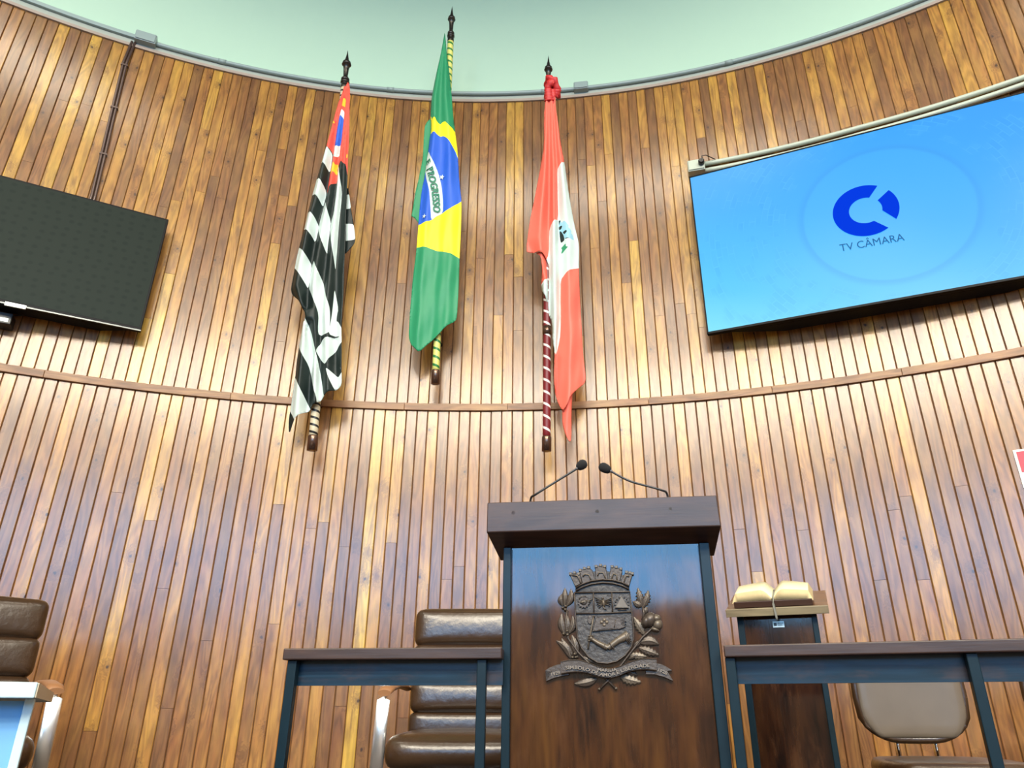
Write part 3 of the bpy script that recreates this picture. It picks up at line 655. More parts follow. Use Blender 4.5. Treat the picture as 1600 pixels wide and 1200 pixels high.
for (u0, v0, u1, v1) in ((0, 0, WD, b + .004), (0, H - b, WD, H), (0, 0, b, H), (WD - b, 0, WD, H)):
    q.hexa([tvp(u0, v0, .002), tvp(u1, v0, .002), tvp(u1, v0, -.012), tvp(u0, v0, -.012), tvp(u0, v1, .002), tvp(u1, v1, .002), tvp(u1, v1, -.012), tvp(u0, v1, -.012)])
q.build('bezel', 'casing', t)
def screen_mat():
    m = bpy.data.materials.new('blue_picture'); m.use_nodes = True; t_ = NT(m); uv = t_.n('ShaderNodeUVMap').outputs[0]
    sp = t_.n('ShaderNodeSeparateXYZ'); t_.l(uv, sp.inputs[0]); u, v = sp.outputs[0], sp.outputs[1]      # metres
    du = t_.math('SUBTRACT', u, 1.0); dv = t_.math('SUBTRACT', v, 0.53); r = t_.math('SQRT', t_.math('ADD', t_.math('MULTIPLY', du, du), t_.math('MULTIPLY', dv, dv)))
    g = t_.rng(t_.math('ADD', t_.math('MULTIPLY', u, 0.35), v), 0.0, 1.7, 0, 1)
    col = t_.ramp(g, [(0.0, srgb(118, 222, 255)), (0.18, srgb(86, 200, 255)), (0.5, srgb(66, 176, 252)), (1.0, srgb(48, 158, 246))])
    inner = t_.rng(r, .415, .425, 1, 0, True); col = t_.mix(t_.math('MULTIPLY', inner, .22), col, srgb(78, 190, 255))
    edge = t_.math('MULTIPLY', t_.rng(r, .405, .42, 0, 1, True), t_.rng(r, .42, .46, 1, 0, True)); col = t_.mix(t_.math('MULTIPLY', edge, .35), col, srgb(52, 150, 235))
    ang = t_.n('ShaderNodeMath', operation='ARCTAN2'); t_.l(dv, ang.inputs[0]); t_.l(du, ang.inputs[1])
    n1 = t_.noise(t_.comb(t_.math('MULTIPLY', r, 9.0), t_.math('MULTIPLY', ang.outputs[0], 5.0)), 1.0, 2, .4)
    br = t_.n('ShaderNodeTexBrick'); t_.l(t_.comb(t_.math('MULTIPLY', ang.outputs[0], 3.0), t_.math('MULTIPLY', r, 6.0)), br.inputs['Vector']); br.inputs['Scale'].default_value = 1.3
    br.inputs['Color1'].default_value = (0, 0, 0, 1); br.inputs['Color2'].default_value = (.6, .6, .6, 1); br.inputs['Mortar'].default_value = (1, 1, 1, 1)
    ring = t_.math('MULTIPLY', t_.rng(r, .48, .52, 0, 1, True), t_.rng(r, .95, 1.05, 1, 0, True))
    tex = t_.math('MULTIPLY', t_.math('MULTIPLY', ring, t_.rng(n1, .45, .62, 0, 1, True)), .20)
    col = t_.mix(tex, col, t_.mix(br.outputs['Color'], srgb(44, 150, 238), srgb(100, 205, 255)))
    t_.b.inputs['Base Color'].default_value = (0.01, 0.015, 0.02, 1); t_.b.inputs['Roughness'].default_value = 0.25
    t_.b.inputs['Specular IOR Level'].default_value = 0.12
    t_.l(col, t_.b.inputs['Emission Color']); t_.b.inputs['Emission Strength'].default_value = 0.93; return m
def quad_uv(pts, uvs, name, m, parent):
    q = MB(); V = [q.v(p) for p in pts]; q.face(V, 0, uvs); 
    me = bpy.data.meshes.new(name); q.bm.to_mesh(me); q.bm.free(); return mkobj(name, me, m, parent)
b = .007
quad_uv([tvp(b, b + .004, -.001), tvp(WD - b, b + .004, -.001), tvp(WD - b, H - b, -.001), tvp(b, H - b, -.001)], ((b, b), (WD - b, b), (WD - b, H - b), (b, H - b)), 'screen', screen_mat(), t)
logo = mat('royal_blue_glow', (0, 0, 0.02, 1), 0.2, spec=0.0, emit=srgb(8, 62, 226), es=0.9)
lett = mat('slate_blue_glow', (0, 0, 0.02, 1), 0.2, spec=0.0, emit=srgb(52, 108, 158), es=0.9)
def tvuv(x, y): p = onplane(x, y, P0, n) - P0; return p.dot(e), p.z
def c26(x, y): return 1050 + x / 2.609, 80 + y / 2.609
cu, cv = tvuv(*c26(789, 650)); rt = tvuv(*c26(789, 545))[1] - cv; ro_ = rt * 0.985; ri = ro_ * 0.50
def ang_of(x, y): a, b_ = tvuv(*c26(x, y)); return math.atan2(b_ - cv, a - cu)
def flat_poly(P, name, m, parent, d=0.0012):
    bm = bmesh.new(); bm.faces.new([bm.verts.new(tvp(a, b_, d)) for a, b_ in P]); bmesh.ops.triangulate(bm, faces=bm.faces[:])
    me = bpy.data.meshes.new(name); bm.to_mesh(me); bm.free(); return mkobj(name, me, m, parent)
a0, a1 = ang_of(838, 548), ang_of(875, 715) + 2 * PI
i0, i1 = ang_of(803, 601), ang_of(818, 686) + 2 * PI
def arc_strip(a0, a1, i0, i1, n):
    bm = bmesh.new(); pr_ = None
    for k in range(n + 1):
        a, b_ = a0 + (a1 - a0) * k / n, i0 + (i1 - i0) * k / n
        cur = (bm.verts.new(tvp(cu + ro_ * math.cos(a), cv + ro_ * math.sin(a), .003)), bm.verts.new(tvp(cu + ri * math.cos(b_), cv + ri * math.sin(b_), .003)))
        if pr_: bm.faces.new([pr_[0], cur[0], cur[1], pr_[1]])
        pr_ = cur
    me = bpy.data.meshes.new('logo'); bm.to_mesh(me); bm.free(); return mkobj('logo', me, logo, t)
arc_strip(a0, a1, i0, i1, 60)
arc_strip(ang_of(907, 683), ang_of(880, 570), ang_of(843, 650), ang_of(842, 606), 16)
A, B_ = tvuv(1313.5, 393.5), tvuv(1414, 376); ht = tvuv(1341, 366)[1] - tvuv(1341, 388.5)[1]
hh = (tvuv(1363, 371)[1] - tvuv(1363, 384)[1]) * 1.12
text_on('TV CÂMARA', lambda u, v: tvp(A[0] + (B_[0] - A[0]) * u, A[1] + (B_[1] - A[1]) * u + hh * v, .003), 'lettering', lett, t, bold=0.0)
# junction box and the two conduits over it
pj = atwall(1088, 262, 0.03)
tj = box_on_wall('junction_box', phi_of(pj), pj.z, 0.105, 0.085, 0.06, 'pvc_pale', 'pale grey junction box with a black plug at the lit television corner', 'junction box')
aj = phi_of(pj); q = MB(); c = polar(aj + 0.006, R - 0.066, pj.z); q.lathe(c, polar(aj, R - 1, pj.z) - polar(aj, R, pj.z), [(0, .019), (.022, .019), (.03, .014)], 16)
q.tube([c + Vector((0, -.02, 0)), c + Vector((0, -.03, .03)), c + Vector((.03, -.01, .055)), c + Vector((.09, .0, .03))], .003, 6); q.build('plug', 'blackp', tj)
t = thing('conduit', pj, 'pair of pale grey conduits running right above the lit television', 'conduit')
for (ya, yb, yc) in ((256.5, 199, 121), (267, 210, 132)):
    q = MB(); q.tube(on_arc([(1100, ya), (1345, yb), (1600, yc)], 0.022, 14) + [polar(phi_of(atwall(1600, yc)) + 0.12, R - 0.022, atwall(1600, yc).z)], 0.0155, 12); q.build('tube', 'pvc_pale', t)
# left: dark screen
P0 = atwall(220, 517, 0.1); e, n = frame_axes(27.5); H = 0.735; WD = 1.29; P0 = P0 - e * WD
t = thing('television', P0 + e * WD / 2, 'switched-off dark grey television on the left of the wooden wall', 'television')
q = MB(); q.hexa([tvp(0, 0, 0), tvp(WD, 0, 0), tvp(WD, 0, -.028), tvp(0, 0, -.028), tvp(0, H, 0), tvp(WD, H, 0), tvp(WD, H, -.028), tvp(0, H, -.028)]); q.build('housing', 'casing', t, bevel=0.003)
q = MB(); q.hexa([tvp(.1, .001, -.028), tvp(WD - .05, .001, -.028), tvp(WD - .2, .001, -.11), tvp(.2, .001, -.11), tvp(.1, .5, -.028), tvp(WD - .05, .5, -.028), tvp(WD - .2, .45, -.11), tvp(.2, .45, -.11)]); q.build('rear_cover', 'casing', t, bevel=0.004)
def dark_screen():
    m = bpy.data.materials.new('dark_grey_screen'); m.use_nodes = True; t_ = NT(m); uv = t_.n('ShaderNodeUVMap').outputs[0]
    sp = t_.n('ShaderNodeSeparateXYZ'); t_.l(uv, sp.inputs[0])
    vo = t_.n('ShaderNodeTexVoronoi', voronoi_dimensions='2D'); vo.inputs['Randomness'].default_value = 0.35; t_.l(t_.comb(t_.math('MULTIPLY', sp.outputs[0], 17), t_.math('MULTIPLY', sp.outputs[1], 20)), vo.inputs['Vector']); vo.inputs['Scale'].default_value = 1
    k = t_.rng(vo.outputs['Distance'], .12, .32, .75, 0, True)  # faint dots paint the reflection pattern into the screen colour
    t_.l(t_.mix(k, (0.016, 0.024, 0.019, 1), (0.011, 0.018, 0.015, 1)), t_.b.inputs['Base Color']); t_.b.inputs['Roughness'].default_value = 0.5; t_.b.inputs['Specular IOR Level'].default_value = 0.08; return m
b = .012
quad_uv([tvp(b, b + .008, .0012), tvp(WD - b, b + .008, .0012), tvp(WD - b, H - b, .0012), tvp(b, H - b, .0012)], ((0, 0), (WD, 0), (WD, H), (0, H)), 'screen', dark_screen(), t)
q = MB(); q.hexa([tvp(0, -.003, .004), tvp(WD, -.003, .004), tvp(WD, -.003, -.004), tvp(0, -.003, -.004), tvp(0, .004, .004), tvp(WD, .004, .004), tvp(WD, .004, -.004), tvp(0, .004, -.004)]); q.build('bottom_strip', mat('polished_grey_strip', (.10, .11, .11, 1), .3, metal=.6), t)
ub = (aty(6, 469, 3.0) - O); q = MB(); lu = WD - 0.62 + 0.005
q.hexa([tvp(lu, -.012, .008), tvp(lu + .09, -.012, .008), tvp(lu + .09, -.012, 0), tvp(lu, -.012, 0), tvp(lu, .008, .008), tvp(lu + .09, .008, .008), tvp(lu + .09, .008, 0), tvp(lu, .008, 0)]); q.build('badge', 'plate', t)
# small black device under it
pd = atwall(-6, 501, 0.03); a = phi_of(pd); rot = Matrix.Rotation(-a, 3, 'Z'); t = thing('media_box', pd, 'small black box with a white strip, fixed under the dark television', 'device')
q = MB(); q.box(polar(a, R - .042, pd.z), (.15, .085, .062), rot=rot); q.build('housing', 'blackp', t, bevel=.004)
q = MB(); q.box(polar(a, R - .086, pd.z - .012), (.125, .004, .02), rot=rot); q.build('strip', 'plate', t)
q = MB(); q.tube([polar(a + .012, R - .04, pd.z + .04), polar(a + .022, R - .05, pd.z + .05), polar(a + .026, R - .06, pd.z + .09)], .003, 6); q.build('cable', 'blackp', t)

# ------------------------------------------------------------------ red and teal notice on the right
pn = atwall(1581, 731, 0.0); a = phi_of(pn); pt = atwall(1581, 704, .004).z; pbm = atwall(1592, 763, .004).z; h = pt - pbm
t = thing('wall_sign', polar(a + .014, R - .003, (pt + pbm) / 2), 'white bordered notice with a red block, at the right edge of the boarding', 'sign')
aa = phi_of(atwall(1582, 704)); wn = 0.19
def nb(name, u0, v0, u1, v1, d, m):
    rot = Matrix.Rotation(-(aa + wn / 2 / R), 3, 'Z'); ctr = polar(aa + wn / 2 / R, R - .004, pbm) 
    q = MB(); q.box(ctr + rot @ Vector(((u0 + u1) / 2 - wn / 2, -d, (v0 + v1) / 2)), (u1 - u0, .003, v1 - v0), rot=rot); return q.build(name, m, t)
nb('board', 0, 0, wn, h, .002, mat('white_notice', (.8, .84, .76, 1), .5)); nb('red_block', .011, h * .40, wn - .011, h * .94, .005, mat('notice_red', (.60, .035, .06, 1), .5))
nb('teal_block', .020, h * .25, .075, h * .355, .005, mat('notice_teal', (.01, .42, .42, 1), .5)); nb('teal_line', .035, h * .10, .12, h * .19, .005, 'f_black')
for k in range(3): nb('white_mark', .045 + k * .045, h * .74, .065 + k * .045, h * .85, .0075, mat('notice_white', (.85, .8, .78, 1), .5))

# ------------------------------------------------------------------ lectern
YAW = math.radians(-6.8); e = Vector((math.cos(YAW), math.sin(YAW), 0)); nn = Vector((-math.sin(YAW), math.cos(YAW), 0))   # nn: away from camera
BL = aty(760, 832, 1.95); BR = atz(1127, 822, BL.z); cen = (BL + BR) / 2; e = (BR - BL).normalized(); nn = Vector((-e.y, e.x, 0)); SW = (BR - BL).length
TLz = aty(760, 785, 1.95).z; SH = TLz - BL.z
t = thing('lectern', (cen.x + nn.x * .3, cen.y + nn.y * .3, 0), 'tall dark wooden lectern with a carved coat of arms on its front', 'lectern')
def lp(u, d, z): return BL + e * u + nn * d + up * (z - BL.z)
q = MB(); DS = .17; drop = .045
q.hexa([lp(0, 0, BL.z), lp(SW, 0, BL.z), lp(SW - .004, DS, BL.z - drop), lp(.012, DS, BL.z - drop), lp(0, 0, TLz), lp(SW - .003, 0, TLz), lp(SW - .008, DS, TLz - drop), lp(.015, DS, TLz - drop)], pr=(.5, .3, .7))
q.build('top_beam', 'slab', t, bevel=.003)
for (x, y) in ((802, 801), (933, 799), (1047, 795)):
    p = onplane(x, y, BL, nn); q = MB(); q.lathe(p + nn * .001, -nn, [(0, .007), (.0008, .007), (.001, .005)], 14); q.build('dowel_plug', mat('dark_plug', (.03, .022, .02, 1), .5), t)
dp = .095; pz = BL.z - dp * drop / DS                # plane of the front panel
PP = lp(0, dp, 0)
def pp(x, y, off=0.0): return onplane(x, y, PP, nn) - nn * off
sl = [pp(788, 852).dot(e), pp(800, 852).dot(e), pp(1091, 852).dot(e), pp(1107, 852).dot(e)]
o_ = BL.dot(e)
u0, u1, u2, u3 = [v - o_ for v in sl]; zt = BL.z - .02
q = MB(); q.hexa([lp(u1, dp, 0), lp(u2, dp, 0), lp(u2, dp + .02, 0), lp(u1, dp + .02, 0), lp(u1, dp, pz), lp(u2, dp, pz), lp(u2, dp + .02, pz), lp(u1, dp + .02, pz)], pr=(.8, .3, .2)); q.build('front_panel', 'darkwood', t)
for a, b in ((u0, u1), (u2, u3)):
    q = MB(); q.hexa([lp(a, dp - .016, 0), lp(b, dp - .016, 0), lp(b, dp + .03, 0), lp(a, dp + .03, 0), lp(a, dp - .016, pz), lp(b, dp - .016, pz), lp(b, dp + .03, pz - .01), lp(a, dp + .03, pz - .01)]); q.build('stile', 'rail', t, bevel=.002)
    s_ = a if a == u0 else b - .018
    q = MB(); q.hexa([lp(s_, dp + .03, 0), lp(s_ + .018, dp + .03, 0), lp(s_ + .018, .42, 0), lp(s_, .42, 0), lp(s_, dp + .03, pz), lp(s_ + .018, dp + .03, pz), lp(s_ + .018, .42, pz - .06), lp(s_, .42, pz - .06)]); q.build('side_panel', 'darkwood', t)
q = MB(); q.hexa([lp(u0 + .02, DS, TLz - drop - .03), lp(u3 - .02, DS, TLz - drop - .03), lp(u3 - .02, .42, TLz - .1), lp(u0 + .02, .42, TLz - .1), lp(u0 + .02, DS, TLz - drop - .01), lp(u3 - .02, DS, TLz - drop - .01), lp(u3 - .02, .42, TLz - .08), lp(u0 + .02, .42, TLz - .08)]); q.build('desk_board', 'darkwood', t)

# --- carved coat of arms
M['bronze_hi'] = mat('bronze_painted_highlight', (0.115, 0.092, 0.068, 1), 0.42, metal=0.3, noise=0.25, nscale=60)  # lighter bronze, paints highlights onto the raised carving
arms = bpy.data.objects.new('coat_of_arms', None); C.objects.link(arms); arms.parent = t; arms.location = t.location * -1 + pp(950, 985); arms['label'] = 'carved dark bronze coat of arms'
arms_loc = pp(950, 985)
def c5(x, y): return 830 + x / 5, 860 + y / 5
def armobj(name, bm_or_mb, m):
    o = bm_or_mb.build(name, m, None); o.parent = arms; o.matrix_parent_inverse = Matrix.Translation(arms_loc).inverted(); return o
def relief(P, d0, d1, mb, mi=0, bev=.0012, pxs=False):
    """polygon traced in the crop, raised from d0 to d1 in front of the panel"""
    Q = P if pxs else [c5(*p) for p in P]; n = len(Q)
    cx = sum(p[0] for p in Q) / n; cy = sum(p[1] for p in Q) / n
    B = [mb.v(pp(x, y, d0)) for x, y in Q]; T1 = [mb.v(pp(x, y, d1 - bev)) for x, y in Q]
    T2 = []
    for i in range(n):                                    # inset by the bevel
        a, b, c = Q[i - 1], Q[i], Q[(i + 1) % n]
        n1 = Vector((b[1] - a[1], a[0] - b[0])); n2 = Vector((c[1] - b[1], b[0] - c[0]))
        n1 = n1.normalized() if n1.length else n2.normalized(); n2 = n2.normalized() if n2.length else n1
        m = (n1 + n2); m = m.normalized() if m.length > .2 else n1
        T2.append((b, m))
    ar = sum(Q[i - 1][0] * Q[i][1] - Q[i][0] * Q[i - 1][1] for i in range(n)); sg = -1 if ar > 0 else 1
    k = bev * 520
    T2 = [mb.v(pp(b[0] + m.x * k * sg, b[1] + m.y * k * sg, d1)) for b, m in T2]
    for i in range(n):
        j = (i + 1) % n; mb.face([B[i], B[j], T1[j], T1[i]], mi); mb.face([T1[i], T1[j], T2[j], T2[i]], mi)
    f = mb.face(T2, mi)
    if f: bmesh.ops.triangulate(mb.bm, faces=[f])
def ridge(pts, w, d0, h, mb, mi=0, taper=False):
    """raised rounded strip along a traced line; w in crop units"""
    Q = [c5(*p) for p in pts]; prev = None; n = len(Q)
    for i, (x, y) in enumerate(Q):
        a = Q[max(0, i - 1)]; b = Q[min(n - 1, i + 1)]; L = math.hypot(b[0] - a[0], b[1] - a[1]) or 1
        nx, ny = -(b[1] - a[1]) / L, (b[0] - a[0]) / L; ww = w / 10 * (1 - (i / (n - 1)) * .75 if taper else 1)
        cur = [mb.v(pp(x + nx * ww * s_, y + ny * ww * s_, d0 + h * hh_)) for s_, hh_ in ((-1, 0), (-.75, .8), (0, 1), (.75, .8), (1, 0))]
        if prev:
            for k in range(4): mb.face([prev[k], prev[k + 1], cur[k + 1], cur[k]], mi, smooth=True)
        else: mb.face(cur[::-1], mi)
        prev = cur
    mb.face(prev, mi)
def blob(x, y, r, d0, h, mb, mi=0, ry=None, rot=0):
    rings = []; X, Y = c5(x, y); ry = ry or r
    for i in range(5):
        t_ = i / 4 * PI / 2; rr = math.cos(t_); z = math.sin(t_) * h
        rings.append([mb.v(pp(X + (r / 5 * rr * math.cos(k * PI / 7) * math.cos(rot) - ry / 5 * rr * math.sin(k * PI / 7) * math.sin(rot)), Y + (r / 5 * rr * math.cos(k * PI / 7) * math.sin(rot) + ry / 5 * rr * math.sin(k * PI / 7) * math.cos(rot)), d0 + z)) for k in range(14)] if i < 4 else [mb.v(pp(X, Y, d0 + z))])
    for i in range(3):
        for k in range(14): mb.face([rings[i][k], rings[i][(k + 1) % 14], rings[i + 1][(k + 1) % 14], rings[i + 1][k]], mi, smooth=True)
    for k in range(14): mb.face([rings[3][k], rings[3][(k + 1) % 14], rings[4][0]], mi, smooth=True)
def leaf(x0, y0, x1, y1, w, mb, d0=.002, h=.009, bend=0.0, mi=0, serr=0.0, mid=1):
    n = 12; prev = None; L = math.hypot(x1 - x0, y1 - y0); dx, dy = (x1 - x0) / L, (y1 - y0) / L
    for i in range(n + 1):
        t_ = i / n; prof = math.sin(PI * t_ ** .85) ** .8 * w / 2 * (1 + (serr if i % 2 else -serr) * (1 if 0 < i < n else 0)); bx = bend * math.sin(PI * t_)
        cx, cy = x0 + (x1 - x0) * t_ - dy * bx, y0 + (y1 - y0) * t_ + dx * bx; cur = []
        hh_ = h * (.35 + .65 * math.sin(PI * t_))
        rip = .0014 * (1 if i % 2 else -1)
        for s_, k in ((-1, 0), (-.96, .35), (-.55, .85), (-.12, .65), (0, .98), (.12, .65), (.55, .85), (.96, .35), (1, 0)):
            X, Y = c5(cx - dy * prof * s_, cy + dx * prof * s_); cur.append(mb.v(pp(X, Y, d0 + hh_ * k + (rip if .2 < abs(s_) < .9 else 0))))
        if prev:
            for k in range(8): mb.face([prev[k], prev[k + 1], cur[k + 1], cur[k]], (mid if k in (3, 4) and mid is not None else mi), smooth=True)
        prev = cur
BRZ = ['bronze', 'bronze_hi', 'bronze_field']
# shield
sh = [(340, 335), (772, 328), (785, 480), (797, 600), (800, 690), (780, 760), (735, 822), (670, 868), (600, 885), (520, 878), (450, 835), (395, 765), (365, 690), (352, 560), (345, 430)]
m = MB(); relief(sh, 0, .010, m, 2, .002); armobj('shield', m, BRZ)
m = MB(); ridge(sh + [sh[0]], 12, .010, .006, m); ridge([(350, 497), (560, 494), (784, 485)], 12, .010, .006, m); ridge([(487, 338), (492, 496)], 11, .010, .006, m); ridge([(630, 335), (637, 492)], 11, .010, .006, m)
armobj('shield_rim', m, BRZ)
# mural crown
m = MB()
relief([(345, 330), (347, 300), (420, 262), (500, 240), (570, 235), (650, 243), (715, 262), (765, 292), (770, 326)], 0, .008, m, 2)
arc = [(350, 298), (400, 268), (470, 244), (560, 232), (640, 238), (710, 256), (765, 285)]
ridge([(x, y + 24) for x, y in arc], 14, .008, .008, m); ridge(arc, 14, .008, .009, m)
relief([(322, 225), (360, 200), (440, 175), (540, 160), (640, 172), (720, 195), (782, 222), (765, 287), (710, 258), (640, 240), (560, 234), (470, 246), (400, 270), (350, 300)], 0, .006, m, 2)
tow = [[(300, 190), (340, 180), (385, 190), (400, 262), (345, 288)], [(375, 158), (400, 152), (455, 140), (480, 160), (500, 238), (402, 264)], [(500, 130), (540, 122), (580, 130), (592, 168), (600, 236), (505, 240)], [(622, 130), (660, 136), (705, 150), (712, 175), (690, 250), (605, 236)], [(738, 172), (795, 182), (765, 285), (695, 254)]]
for P in tow: relief(P, 0, .011, m, 0, .002)
for (x, y) in ((310, 186), (340, 178), (372, 186), (385, 158), (418, 144), (450, 138), (508, 128), (543, 120), (575, 128), (632, 130), (665, 134), (700, 148), (745, 172), (770, 178), (790, 184)):
    relief([(x - 11, y + 12), (x - 12, y - 8), (x + 12, y - 8), (x + 11, y + 12)], .002, .014, m, 1)
for P in ([(325, 200), (365, 205), (390, 262)], [(405, 210), (420, 192), (450, 195), (470, 238)], [(520, 205), (530, 180), (565, 180), (585, 232)], [(628, 236), (640, 190), (668, 195), (672, 240)], [(725, 255), (740, 205), (765, 208)]): ridge(P, 11, .011, .005, m, 1)
armobj('mural_crown', m, BRZ)
# charges
m = MB(); cx, cy = 412, 412
P = [];
for k in range(24): r_ = 49 if k % 2 else 38; P.append((cx + r_ * math.cos(k * PI / 12), cy + r_ * math.sin(k * PI / 12)))
relief(P, .010, .015, m, 0); blob(cx, cy, 26, .015, .003, m, 2, 22); blob(402, 412, 22, .016, .005, m, 1, 8, -.1); ridge([(425, 400), (455, 398), (480, 385)], 12, .012, .005, m, 1, True); ridge([(430, 408), (458, 410), (472, 402)], 8, .012, .005, m, 1, True); ridge([(375, 385), (395, 368), (430, 366)], 6, .014, .004, m, 1)
armobj('gear_emblem', m, BRZ)
m = MB(); blob(566, 415, 14, .010, .009, m, 1, 34, -.15); blob(560, 380, 9, .012, .007, m, 1); ridge([(562, 440), (575, 462), (590, 468)], 10, .010, .005, m, 1, True)
for k in range(5):
    for sg, bx in ((-1, 556), (1, 578)):
        a = .25 + k * .22; ridge([(bx, 400 + k * 6), (bx + sg * 30, 385 + k * 12), (bx + sg * (58 - k * 5), 372 + k * 18)], 8, .010, .006, m, 0 if k % 2 else 1, True)
ridge([(530, 455), (545, 440), (556, 425)], 7, .010, .005, m)
armobj('eagle_emblem', m, BRZ)
m = MB(); relief([(705, 363), (762, 455), (656, 455)], .010, .017, m, 1, .0015)
for k in range(9):
    a = PI * (k / 8); r0, r1 = 46, 60; X, Y = 708 - math.cos(a) * r0, 430 - math.sin(a) * r0 * 1.2; ridge([(X, Y), (708 - math.cos(a) * r1, 430 - math.sin(a) * r1 * 1.15)], 6, .010, .004, m)
ridge([(675, 466), (745, 466)], 8, .010, .005, m)
armobj('triangle_emblem', m, BRZ)
# arm holding the banner
m = MB(); ridge([(490, 515), (475, 600), (460, 680), (445, 772)], 14, .010, .008, m, 1); blob(492, 520, 9, .012, .009, m, 1)
relief([(452, 515), (470, 508), (482, 530), (478, 560), (462, 585), (446, 570), (442, 540)], .010, .014, m); armobj('staff', m, BRZ)
m = MB(); relief([(508, 530), (560, 518), (620, 520), (680, 535), (735, 530), (700, 545), (745, 560), (705, 562), (742, 580), (705, 585), (738, 602), (715, 612), (690, 622), (630, 612), (560, 615), (480, 640)], .010, .016, m, 0, .002)
for (x, y) in ((572, 570),):
    for dx, dy in ((-20, -4), (20, -4), (0, -22), (0, 18)): blob(x + dx, y + dy, 14, .016, .003, m, 1)
ridge([(660, 545), (655, 580), (650, 608)], 8, .014, .004, m); armobj('banner', m, BRZ)
m = MB()
def limb(pts, ws): 
    for i in range(len(pts) - 1):
        (xa, ya), (xb, yb) = pts[i], pts[i + 1]; L = math.hypot(xb - xa, yb - ya); nx, ny = -(yb - ya) / L, (xb - xa) / L; wa, wb = ws[i] / 2, ws[i + 1] / 2
        prev = None
        for k in range(9):
            f = k / 8; x, y, w_ = xa + (xb - xa) * f, ya + (yb - ya) * f, wa + (wb - wa) * f
            cur = [m.v(pp(*c5(x + nx * w_ * s_, y + ny * w_ * s_), .010 + .010 * math.sqrt(max(0, 1 - s_ * s_)))) for s_ in (-1, -.9, -.6, -.3, 0, .3, .6, .9, 1)]
            if prev:
                for j in range(8): m.face([prev[j], prev[j + 1], cur[j + 1], cur[j]], 1 if i < 2 else 0, smooth=True)
            prev = cur
limb([(475, 695), (520, 725), (600, 765)], [32, 40, 48]); limb([(600, 765), (680, 705), (760, 665)], [50, 56, 80])
ridge([(612, 725), (632, 755), (650, 775)], 10, .018, .005, m); ridge([(578, 740), (572, 765), (575, 782)], 8, .018, .004, m)
for k in range(3): ridge([(735 + k * 14, 660 - k * 3), (742 + k * 12, 700), (765 + k * 8, 735 - k * 8)], 8, .016, .005, m, 0)
blob(470, 690, 20, .012, .010, m, 1, 24)
for k in range(4): blob(458 - k * 1, 675 + k * 12, 11, .018, .006, m, 1, 6)
blob(480, 672, 9, .018, .006, m, 1, 6)
armobj('raised_arm', m, BRZ)
# coffee leaves on the left
def leaves(items, name):
    for it in items:
        m = MB(); leaf(*it[:5], m, **(it[5] if len(it) > 5 else {})); armobj(name, m, BRZ)
leaves([(262, 440, 265, 292, 52), (248, 440, 240, 340, 44, dict(bend=-16, mid=None, mi=0)), (276, 440, 312, 300, 56, dict(bend=18)), (262, 660, 240, 490, 60, dict(bend=-14, mi=0)), (272, 660, 280, 500, 60, dict(bend=6)), (292, 655, 325, 510, 60, dict(bend=20, mi=0)),
        (310, 845, 195, 705, 70, dict(bend=26, mi=0)), (325, 820, 238, 685, 60, dict(bend=-8)), (355, 820, 318, 660, 74, dict(bend=8)), (520, 1000, 335, 1042, 76, dict(bend=-12)), (500, 880, 385, 825, 36, dict(bend=0))], 'coffee_leaf')

for x, y, r in ((248, 452, 12), (268, 466, 13), (270, 440, 12), (255, 655, 12), (285, 662, 13), (283, 634, 12), (325, 838, 13), (350, 838, 12), (342, 812, 13), (360, 834, 10)): m = MB(); blob(x, y, r, .004, .012, m, 1); armobj('coffee_berry', m, BRZ)
m = MB(); ridge([(283, 470), (270, 560), (290, 690), (370, 800), (470, 900), (570, 990), (665, 1085)], 20, .001, .010, m, 0); blob(662, 1080, 13, .003, .010, m, 1); armobj('stem', m, BRZ)
# cotton on the right
leaves([(865, 440, 832, 292, 56, dict(serr=.26)), (870, 450, 915, 312, 60, dict(serr=.26, bend=8)), (865, 440, 792, 400, 56, dict(serr=.2)), (880, 500, 905, 440, 44, dict(serr=.1)), (882, 660, 800, 520, 62, dict(serr=.24, mi=1)),
        (840, 760, 1000, 820, 70, dict(serr=.24)), (845, 720, 1000, 735, 86, dict(serr=.06, bend=-22)), (760, 820, 905, 830, 60, dict(serr=.2, mi=1)), (800, 760, 860, 700, 44, dict(serr=.1)), (690, 980, 860, 1030, 80, dict(serr=.24, bend=8, mi=1)), (760, 850, 850, 800, 40), (740, 940, 830, 975, 60)], 'cotton_leaf')
m = MB(); blob(985, 580, 42, .003, .018, m, 1, 48); blob(975, 535, 40, .003, .018, m, 1, 36); blob(965, 620, 40, .003, .014, m, 1, 18, .3); blob(925, 545, 55, .006, .020, m, 0, 62, .5); blob(895, 560, 34, .008, .018, m, 0, 50, .2); armobj('cotton_boll', m, BRZ)
m = MB(); ridge([(870, 440), (880, 500), (868, 540)], 16, .001, .010, m); ridge([(990, 555), (930, 625), (870, 680), (800, 770), (700, 900), (600, 1020), (530, 1090)], 20, .001, .011, m, 0); blob(533, 1085, 13, .003, .011, m, 1); armobj('stem', m, BRZ)
